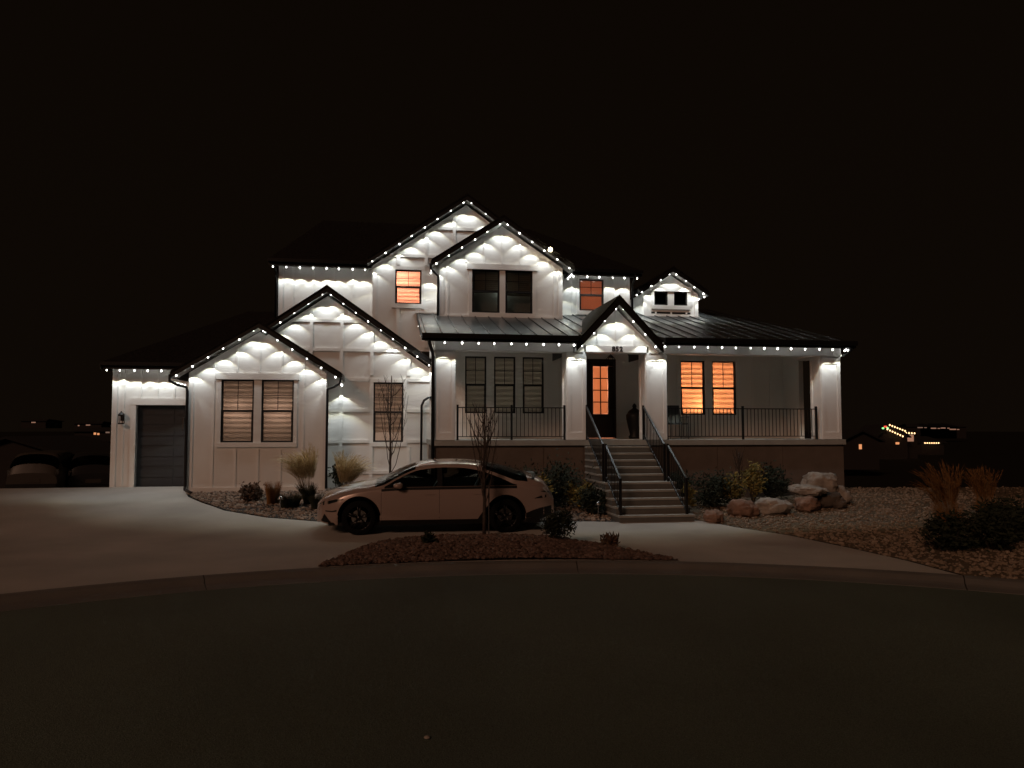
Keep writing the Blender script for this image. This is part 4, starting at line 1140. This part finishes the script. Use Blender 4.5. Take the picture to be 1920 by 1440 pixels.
# duck-tail spoiler and rear wing lip
sp = MB(); n = 16
for k in range(n+1):
    y = -.70+1.4*k/n; c_ = 1-(y/.72)**2*.5
    for (dx, dz) in ((-.25, -.035), (.04*c_, .03*c_), (.045*c_, .0), (-.22, -.09)): sp.v.append((4.50+dx-.10*(y/.7)**2, y, 1.125+dz-.05*(y/.7)**2))
for k in range(n):
    for j in range(4):
        a = k*4+j; b_ = k*4+(j+1) % 4; sp.f.append((a, b_, b_+4, a+4))
link('spoiler', sp.mesh('spoiler', 'car_black', True), CAR)
for o in list(bpy.data.objects):
    if o.parent is CAR: o.location.x -= LC/2

# other vehicles far left, beyond the end of the drive
SUV = dict(
    top=([0, .12, .5, 1.0, 1.25, 1.7, 2.2, 3.0, 3.8, 4.3, 4.55, 4.7], [.75, .95, 1.05, 1.10, 1.13, 1.45, 1.66, 1.70, 1.68, 1.60, 1.30, .95]),
    belt=([0, .12, .5, 1.0, 2.2, 3.8, 4.4, 4.7], [.65, .85, .95, 1.0, 1.05, 1.08, 1.08, .80]),
    dlo=([0, 1.1, 1.3, 1.8, 2.2, 3.8, 4.2, 4.35, 4.7], [.66, 1.02, 1.06, 1.42, 1.54, 1.54, 1.45, 1.12, .82]),
    width=([0, .15, .5, 1.2, 3.5, 4.4, 4.7], [.72, .84, .90, .92, .92, .88, .82]),
    roofw=([0, 1.2, 2.2, 4.0, 4.7], [.7, .74, .66, .66, .70]),
    side=[(1.4, 2.4), (2.5, 3.4), (3.5, 4.2)], ws=(1.25, 1.95), rw=(4.28, 4.56), sillx=(.3, 4.6), cuts=[1.25, 1.95, 4.28, 4.56])
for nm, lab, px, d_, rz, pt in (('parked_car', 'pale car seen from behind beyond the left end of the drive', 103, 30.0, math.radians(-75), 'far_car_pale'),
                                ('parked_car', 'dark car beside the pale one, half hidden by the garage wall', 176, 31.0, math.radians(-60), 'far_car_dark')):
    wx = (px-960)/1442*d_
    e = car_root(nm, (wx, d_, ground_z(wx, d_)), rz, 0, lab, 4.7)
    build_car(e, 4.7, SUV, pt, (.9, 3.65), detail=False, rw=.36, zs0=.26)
    for sy in (-1, 1):
        link('tail_light', MB().box(4.52, 4.60, sy*.72-.10, sy*.72+.10, .90, 1.06).mesh('tail_light', 'silver'), e)
    link('number_plate', MB().box(4.70, 4.712, -.26, .26, .60, .74).mesh('number_plate', 'far_car_pale'), e)
    link('bumper', MB().box(4.62, 4.78, -.8, .8, .42, .56).mesh('bumper', 'car_black'), e)
    for o in list(bpy.data.objects):
        if o.parent is e: o.location.x -= 2.35

# ================================================================== PLANTS
def boulder(hx, hy, r, sx, sy, sz, mat, label, lift=0.0, seed=0):
    bm = bmesh.new(); bmesh.ops.create_icosphere(bm, subdivisions=4, radius=1)
    off = Vector((seed*3.7, seed*1.3, seed*2.1))
    for v in bm.verts:
        n = v.co.normalized()
        k = 1+.26*noise.noise(n*1.3+off)+.18*abs(noise.noise(n*3.1+off))+.11*noise.noise(n*6+off)+.05*noise.noise(n*13+off)
        q = Vector((round(n.x*2.2)/2.2, round(n.y*2.2)/2.2, round(n.z*2.2)/2.2))
        v.co = (n*.62+q*.38)*k
        v.co.x *= sx*r; v.co.y *= sy*r; v.co.z *= sz*r
    me = bpy.data.meshes.new('boulder'); bm.to_mesh(me); bm.free(); me.materials.append(MATS[mat])
    for p in me.polygons: p.use_smooth = True
    p = hw(hx, hy); zg = yard_z(p.x, p.y)
    o = link('boulder', me, None, (p.x, p.y, zg+sz*r*.62+lift), (0, 0, TH+seed))
    tag(o, label, 'boulder', 'boulders beside the front steps')
boulder(3.70, -6.15, .26, 1.0, .8, .62, 'boulder_red', 'small reddish boulder nearest the foot of the stairs', 0, 1)
boulder(4.72, -5.45, .38, 1.0, .8, .60, 'boulder_red', 'rounded reddish boulder second from the stairs', 0, 2)
boulder(5.60, -5.25, .42, 1.05, .8, .58, 'boulder_pale', 'pale craggy boulder third from the stairs', 0, 3)
boulder(6.62, -5.05, .36, 1.05, .8, .58, 'boulder_red', 'brown boulder at the left foot of the rock pile', 0, 4)
boulder(6.85, -4.75, .42, 1.15, .8, .34, 'boulder_pale', 'flat slab lying across the rock pile', .34, 5)
boulder(7.35, -4.45, .42, 1.0, .85, .74, 'boulder_pale', 'large pale boulder on top of the rock pile', .30, 6)
boulder(7.38, -4.75, .34, 1.1, .9, .7, 'boulder_dark', 'dark boulder under the large pale one', 0, 7)
boulder(7.80, -4.5, .30, .9, .9, .85, 'boulder_pale', 'pale upright boulder at the right end of the rock pile', .05, 8)
boulder(7.45, -5.0, .22, 1.0, .9, .7, 'boulder_dark', 'small dark boulder in front of the rock pile', .0, 9)

def blades(n, h, spread, lean=(0, 0), w=.006, droop=.35, hvar=.35, r0=.1):
    m = MB()
    for k in range(n):
        a = random.uniform(0, 6.28); rr = r0*math.sqrt(random.random()); b = Vector((rr*math.cos(a), rr*math.sin(a), 0))
        hh = h*(1-hvar*random.random()); sp = spread*random.uniform(.2, 1); dirv = Vector((math.cos(a)*sp+lean[0], math.sin(a)*sp+lean[1], 0))
        side = Vector((-math.sin(a+1), math.cos(a+1), 0))*w; prev = None
        for i in range(5):
            t = i/4; p = b+dirv*(t**1.8)*hh+Vector((0, 0, hh*(t-droop*sp*t**3)))
            ww = side*(1-.85*t); m.v += [tuple(p-ww), tuple(p+ww)]
            if i: e = len(m.v); m.f.append((e-4, e-3, e-1, e-2))
    return m
def plumes(n, h, spread, lean, ln=.32, r0=.1):
    m = MB()
    for k in range(n):
        a = random.uniform(0, 6.28); sp = spread*math.sqrt(random.random())
        b = Vector((r0*math.cos(a)*random.random(), r0*math.sin(a)*random.random(), 0)); hh = h*random.uniform(.8, 1.08)
        dv = Vector((math.cos(a)*sp+lean[0], math.sin(a)*sp+lean[1], 0))
        cur = lambda t: b+dv*hh*(t**2.2)*1.3+Vector((0, 0, hh*(t-.55*dv.length*t**4)))
        for q in range(48):
            t = 1-ln*random.random()**.8; p = cur(t); ax = (cur(min(1.05, t+.08))-cur(t-.04))
            wv = .05*math.sin(math.pi*min(1, (1-t)/ln*.85+.15))
            an = random.uniform(0, 6.28); e = p+Vector((math.cos(an), math.sin(an), -.1))*wv+ax*random.uniform(.3, .8)
            s = Vector((-math.sin(an), math.cos(an), 0))*.0045
            i = len(m.v); m.v += [tuple(p-s), tuple(p+s), tuple(e)]; m.f.append((i, i+1, i+2))
    return m
def at_ground(hx, hy, zf=ground_z):
    p = hw(hx, hy); return (p.x, p.y, zf(p.x, p.y)+.015)
def grass(hx, hy, h, label, bl='straw_blade', plume=None, lean=(0, 0), n=420, spread=.35, bh=None, zf=ground_z, r0=.12, group='ornamental grasses', pn=70, pspread=.22, pln=.32):
    T = Thing('ornamental_grass', at_ground(hx, hy, zf), label, 'grass clump', group, house=False)
    T.part('blades', blades(n, bh or h*.8, spread, (lean[0]*.6, lean[1]*.6), r0=r0), bl)
    if plume:
        T.part('plumes', plumes(pn, h, pspread, lean, ln=pln, r0=r0), plume)
        st = MB()
        for k in range(40):
            a = random.uniform(0, 6.28); sp = pspread*math.sqrt(random.random()); tp = Vector((math.cos(a)*sp+lean[0], math.sin(a)*sp+lean[1], 1))*h*.75
            st.tube([(0, 0, 0), tuple(tp*.5), tuple(tp)], .0025, 3, False)
        T.part('stems', st, 'straw_blade')
grass(-5.55, -3.0, 1.42, 'tall tan feathery grass before the right corner of the lowest gable', 'green_blade', 'plume', (-.20, -.05), 600, .42, .6, pn=280, pspread=.30, pln=.45)
grass(-4.72, -2.6, 1.28, 'tan feathery grass drooping right, just above the car bonnet', 'green_blade', 'plume', (.22, -.05), 420, .4, .5, pn=280, pspread=.36, pln=.55)
grass(-6.42, -2.9, .75, 'brown upright grass before the front gable windows', 'rust_blade', None, (0, 0), 500, .22, r0=.14)
grass(-5.95, -3.4, .5, 'low dark green grass mound at the bed edge', 'green_blade', None, (0, 0), 700, .55, r0=.22)
grass(-5.2, -3.6, .5, 'dark green grass mound beside the car nose', 'green_blade', None, (0, 0), 700, .55, r0=.22)
grass(7.30, -9.1, 1.5, 'tall rust coloured grass in the right yard', 'rust_blade', 'rust_blade', (-.12, 0), 600, .35, .8, zf=yard_z, pn=120, pspread=.25, pln=.5)
grass(9.4, -7.6, 1.3, 'smaller rust coloured grass at the right edge of the yard', 'rust_blade', 'rust_blade', (-.05, 0), 500, .3, .7, zf=yard_z, pn=90, pspread=.2, pln=.5)

def shrub(x, y, z, rx, rz, n, leaf, mat, label, lsz=.048, stems=7, upright=0., group='shrubs round the house', name='shrub'):
    T = Thing(name, (x, y, z), label, 'shrub', group, house=False)
    st = MB(); tips = []
    for k in range(stems):
        a = 6.28*k/stems+random.random(); r = rx*random.uniform(.35, .85)*(1-upright)
        p1 = Vector((math.cos(a)*r*.4, math.sin(a)*r*.4, rz*random.uniform(.4, .7))); p2 = Vector((math.cos(a)*r, math.sin(a)*r, rz*random.uniform(.9, 1.5)))
        st.tube([(0, 0, -.03), tuple(p1), tuple(p2)], [.012, .008, .003], 4, False); tips += [p1, (p1+p2)/2, p2]
    T.part('stems', st, 'bark')
    m = MB(); cl = []
    for k in range(max(8, n//45)):
        d = Vector((random.gauss(0, 1), random.gauss(0, 1), random.gauss(0, 1))).normalized()*random.uniform(.45, 1.0)
        cl.append((Vector((d.x*rx, d.y*rx, rz*(1.0+d.z*.95))), random.uniform(.14, .30)*rx))
    for k in range(n):
        c, cr = random.choice(cl)
        p = c+Vector((random.gauss(0, cr), random.gauss(0, cr), random.gauss(0, cr)))
        if p.z < .02: p.z = random.uniform(.02, .2)
        u = Vector((random.gauss(0, 1), random.gauss(0, 1), random.gauss(0, .8)+leaf)).normalized(); v_ = u.orthogonal().normalized()
        q = lsz*random.uniform(.6, 1.3); i = len(m.v)
        m.v += [tuple(p), tuple(p+u*q+v_*q*.45), tuple(p+u*q*2.1), tuple(p+u*q-v_*q*.45)]; m.f.append((i, i+1, i+2, i+3))
    T.part('foliage', m, mat)
def hshrub(hx, hy, *a, zf=ground_z, **k):
    p = at_ground(hx, hy, zf); shrub(*p, *a, **k)
hshrub(-7.05, -2.45, .26, .22, 700, .3, 'leaf_brown', 'small brown shrub under the left window of the lowest gable')
hshrub(-4.9, -1.0, .2, .45, 800, .5, 'leaf_dark', 'narrow dark evergreen at the corner behind the drooping grass')
hshrub(.55, -3.9, .62, .50, 2600, .3, 'leaf_dark', 'broad dark evergreen bush behind the rear of the car')
hshrub(-.35, -3.7, .5, .45, 1800, .3, 'leaf_dark', 'dark bush hidden partly behind the car roof')
hshrub(-.0, -4.6, .20, .50, 600, .8, 'leaf_yellow', 'yellow leaved shrub just behind the car tail')
hshrub(1.02, -4.35, .26, .42, 900, .8, 'leaf_yellow', 'yellow leaved shrub left of the stairs')
hshrub(1.2, -4.9, .32, .3, 1100, .3, 'leaf_dark', 'low dark bush against the left side of the stairs')
hshrub(3.75, -3.9, .36, .42, 1500, .3, 'leaf_dark', 'dark bush against the right side of the stairs', zf=yard_z)
hshrub(3.62, -4.9, .14, .42, 380, .8, 'leaf_yellow', 'small yellow shrub touching the right stair railing', zf=yard_z)
hshrub(4.5, -4.2, .5, .42, 2000, .3, 'leaf_dark', 'broad dark bush right of the stairs under the porch', zf=yard_z)
hshrub(5.0, -4.45, .26, .42, 900, .8, 'leaf_yellow', 'yellow shrub behind the rounded reddish boulder', zf=yard_z)
hshrub(5.72, -4.0, .26, .5, 900, .8, 'leaf_yellow', 'taller yellow shrub behind the pale craggy boulder', zf=yard_z)
hshrub(6.45, -3.75, .36, .50, 1600, .4, 'leaf_dark', 'round dark shrub left of the rock pile', zf=yard_z)
shrub(.86, 14.35, isl_z(.86, 14.35), .28, .24, 1300, 1.1, 'leaf_dark', 'spiky dark shrub at the right of the planted island', lsz=.035)
shrub(-1.50, 13.9, isl_z(-1.5, 13.9), .10, .09, 220, .6, 'leaf_dark', 'tiny dark shrub on the left of the planted island')
shrub(1.75, 13.95, isl_z(1.75, 13.95), .16, .07, 260, .9, 'leaf_brown', 'brown twiggy clump at the right tip of the planted island')
for q, (hx, hy, s, lb) in enumerate(((6.4, -10.3, .42, 'dark low shrub at the right end of the drive mouth'), (7.1, -10.4, .48, 'dark low shrub below the tall rust coloured grass'), (8.2, -9.6, .5, 'dark shrub between the two rust coloured grasses'), (8.9, -8.6, .42, 'dark shrub at the right edge below the smaller rust grass'))):
    hshrub(hx, hy, s, s*.75, 1600, .4, 'leaf_dark', lb, zf=yard_z)

def sapling(x, y, z, H, label, spread, nb, first, seed, stake=False):
    random.seed(seed)
    T = Thing('young_tree', (x, y, z), label, 'tree', 'bare young trees', house=False)
    tr = MB(); pts = [(0, 0, -.05)]; n = 7
    for i in range(1, n+1):
        t = i/n; pts.append((random.uniform(-.02, .02)*t, random.uniform(-.02, .02)*t, H*t))
    tr.tube(pts, [.036*(1-.78*i/n)+.004 for i in range(n+1)], 7); T.part('trunk', tr, 'bark', None, True)
    for k in range(nb):
        t = first+(0.92-first)*k/nb+random.uniform(-.02, .02); a = 2.4*k+random.uniform(-.4, .4); L = H*(1-t)*random.uniform(.55, .85)+.15
        b = Vector((0, 0, H*t)); r = spread*random.uniform(.6, 1.1); m = MB()
        p = [b+Vector((math.cos(a)*r*s**.55, math.sin(a)*r*s**.55*.8, L*s)) for s in (0, .12, .35, .65, 1)]
        m.tube([tuple(q) for q in p], [.013, .011, .009, .007, .004], 5, False)
        for j in range(9):
            s = random.uniform(.2, .95); i = min(3, int(s*4)); c = p[i]+(p[i+1]-p[i])*(s*4-i if s*4-i < 1 else .5)
            a2 = random.uniform(0, 6.28); l2 = random.uniform(.10, .28)
            d2 = Vector((math.cos(a2)*.5, math.sin(a2)*.5, 1)).normalized()*l2
            m.tube([tuple(c), tuple(c+d2*.5+Vector((random.uniform(-.02, .02), 0, 0))), tuple(c+d2)], [.005, .004, .0025], 4, False)
        T.part('branch', m, 'bark')
    if stake: T.part('stake', MB().tube([(.09, .05, -.05), (.09, .05, 1.0)], .014, 6), 'patio_metal')
    return T
p = hw(-3.55, -1.35)
sapling(p.x, p.y, ground_z(p.x, p.y), 3.25, 'bare young tree before the window of the larger gable', .50, 15, .16, 3)
sapling(-.55, 15.35, isl_z(-.55, 15.35), 2.45, 'bare young tree standing before the car on the planted island', .30, 18, .25, 5, True)
p = hw(5.35, -4.0)
sapling(p.x, p.y, yard_z(p.x, p.y), 1.35, 'thin bare sapling among the yellow shrubs under the porch', .14, 7, .3, 9)
random.seed(21)
def path_light(hx, hy, label, zf=ground_z):
    T = Thing('path_light', at_ground(hx, hy, zf), label, 'path light', 'unlit path lights', house=False)
    T.part('stake', MB().tube([(0, 0, -.05), (0, 0, .30)], .012, 8), 'silver')
    T.part('shade', MB().lathe([(.075, .28), (.05, .33), (.012, .37)], 12), 'silver', None, True)
path_light(-6.1, -3.95, 'small metal path light at the front of the left bed')
path_light(1.22, -5.35, 'small metal path light left of the foot of the stairs')

# ================================================================== FAR NEIGHBOURS
def far_house(px, d, wdt, base, eave, ridge, label, lights=(), depth=8., rotz=0., gable_front=True):
    """a house across the valley; lights are (kind, x0, x1, z0, z1) on its front face"""
    wx = (px-960)/1442*d
    T = Thing('far_house', (wx, d, base), label, 'house', 'far houses', house=False, rotz=rotz)
    h = eave-base; rr = ridge-base
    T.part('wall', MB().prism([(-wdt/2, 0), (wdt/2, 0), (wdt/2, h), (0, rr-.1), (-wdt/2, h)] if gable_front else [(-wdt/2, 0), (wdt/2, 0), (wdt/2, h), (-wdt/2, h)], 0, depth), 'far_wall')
    if gable_front:
        o = .4; sl = (rr-h)/(wdt/2)
        T.part('roof', MB().prism([(-wdt/2-o, h-sl*o), (wdt/2+o, h-sl*o), (wdt/2+o, h-sl*o+.2), (0, rr+.2), (-wdt/2-o, h-sl*o+.2)], -.4, depth+.4) if False else
            MB().slab([(-wdt/2-o, -.4, h-sl*o), (0, -.4, rr), (0, depth+.4, rr), (-wdt/2-o, depth+.4, h-sl*o)], .15).slab([(0.001, -.4, rr), (wdt/2+o, -.4, h-sl*o), (wdt/2+o, depth+.4, h-sl*o), (0.001, depth+.4, rr)], .15), 'far_roof')
    else:
        T.part('roof', MB().slab([(-wdt/2-.4, -.4, h), (wdt/2+.4, -.4, h), (wdt/2-1.5, depth/2, rr), (-wdt/2+1.5, depth/2, rr)], .15).slab([(wdt/2-1.5, depth/2, rr), (wdt/2+.4, depth+.4, h), (-wdt/2-.4, depth+.4, h), (-wdt/2+1.5, depth/2, rr)], .15), 'far_roof')
    for kind, a, b, c, e in lights:
        if kind.startswith('win'):
            T.part('window', MB().box(a, b, -.05, .02, c-base, e-base), 'far_window' if kind == 'win' else 'far_window_dim')
        else:
            mat = {'line': 'far_led', 'red': 'far_led_red', 'green': 'far_led_green'}[kind]
            n = max(2, int(math.hypot(b-a, e-c)/.35)); m = MB()
            for k in range(n+1):
                x = a+(b-a)*k/n; z = c+(e-c)*k/n-base
                m.lathe([(.02, -.13), (.13, 0), (.02, .13)], 6, (x, -.5, z))
            T.part('eave_lights', m, mat)
    return T
# house with coloured Christmas lights, right of the porch
D = 110.; S = D/1442
def zpx(y, d): return 2.25+(805-y)*d/1442
far_house(1672, D, 4.2, zpx(862, D), zpx(815, D), zpx(796, D), 'far house outlined with glowing christmas lights', [
    ('line', -.6, 1.55, zpx(797, D), zpx(808, D)), ('line', -.95, 1.2, zpx(805, D), zpx(818, D)), ('green', -1.65, -1.5, zpx(803, D), zpx(803, D)), ('red', -1.35, -1.1, zpx(800, D), zpx(800, D)), ('green', -1.0, -.85, zpx(802, D), zpx(803, D)),
    ('win', .4, .9, zpx(833, D), zpx(829, D))], gable_front=True)
far_house(1697, D+2, 3.2, zpx(862, D), zpx(812, D), zpx(803, D), 'low wing of the far house with a straight row of glowing lights', [('line', -1.4, 1.0, zpx(811.5, D), zpx(812.5, D)), ('windim', -1.3, 1.1, zpx(828, D), zpx(815, D))], gable_front=False, depth=5)
far_house(1742, 130., 4.6, zpx(855, 130), zpx(829, 130), zpx(818, 130), 'far house with one short row of orange lights', [('line', -1.15, 1.15, zpx(830.5, 130), zpx(830.5, 130))], gable_front=False, depth=5)
far_house(1613, 70., 3.2, zpx(880, 70), zpx(822, 70), zpx(806, 70), 'dark far house with one small orange window beside the porch', [('win', -.22, .02, zpx(842, 70), zpx(833, 70))], depth=5)
for i, (px, y, w_) in enumerate(((1724, 801.5, .9), (1749, 803, .9), (1767, 802.5, .8), (1785, 805, 1.1))):
    far_house(px, 260., 9., zpx(822, 260), zpx(800, 260), zpx(794, 260), ['leftmost dim lit house on the far ridge at right', 'second dim lit house on the far ridge at right', 'third dim lit house on the far ridge at right', 'rightmost dim lit house on the far ridge at right'][i],
        [('windim', -w_, w_, zpx(y+1, 260), zpx(y-1, 260)), ('windim', 1.4, 2.2, zpx(y+1, 260), zpx(y-.4, 260))], gable_front=False)
for px, y, d_, lt, lab in ((64, 792, 220., [('windim', -.6, .6, zpx(793, 220), zpx(791, 220))], 'dim lit house on the far ridge at the left edge'),
        (166, 797, 200., [('windim', -.5, .6, zpx(798, 200), zpx(796, 200)), ('windim', -2.6, -2.2, zpx(799, 200), zpx(797, 200))], 'far house with a small white window on the ridge left of the garage'),
        (183, 813, 120., [('win', -.45, -.1, zpx(815, 120), zpx(811, 120)), ('win', .1, .42, zpx(817, 120), zpx(812, 120)), ('windim', 1.4, 2.0, zpx(812, 120), zpx(809, 120))], 'far house with two orange windows left of the garage'),
        (172, 834, 80., [('win', -.85, -.6, zpx(841, 80), zpx(833, 80)), ('win', .05, .25, zpx(836, 80), zpx(830, 80)), ('win', .9, 1.05, zpx(838, 80), zpx(833, 80))], 'nearer far house with three orange windows left of the garage')):
    far_house(px, d_, 7., zpx(y+30*80/d_, d_), zpx(y-8*80/d_, d_), zpx(y-18*80/d_, d_), lab, lt, gable_front=False)
far_house(20, 48., 9., zpx(930, 48), zpx(858, 48), zpx(818, 48), 'dim brown neighbouring house at the left edge', [], depth=8)
# a scrap on the road
sc_ = MB().lathe([(.008, 0), (.024, .006), (.02, .014), (.008, .02)], 7)
o = link('litter', sc_.mesh('litter', 'boulder_pale'), None, (-.62, 5.75, 0.0), (0, 0, .4)); tag(o, 'tiny pale scrap lying on the dark road', 'litter')
bpy.context.view_layer.update()
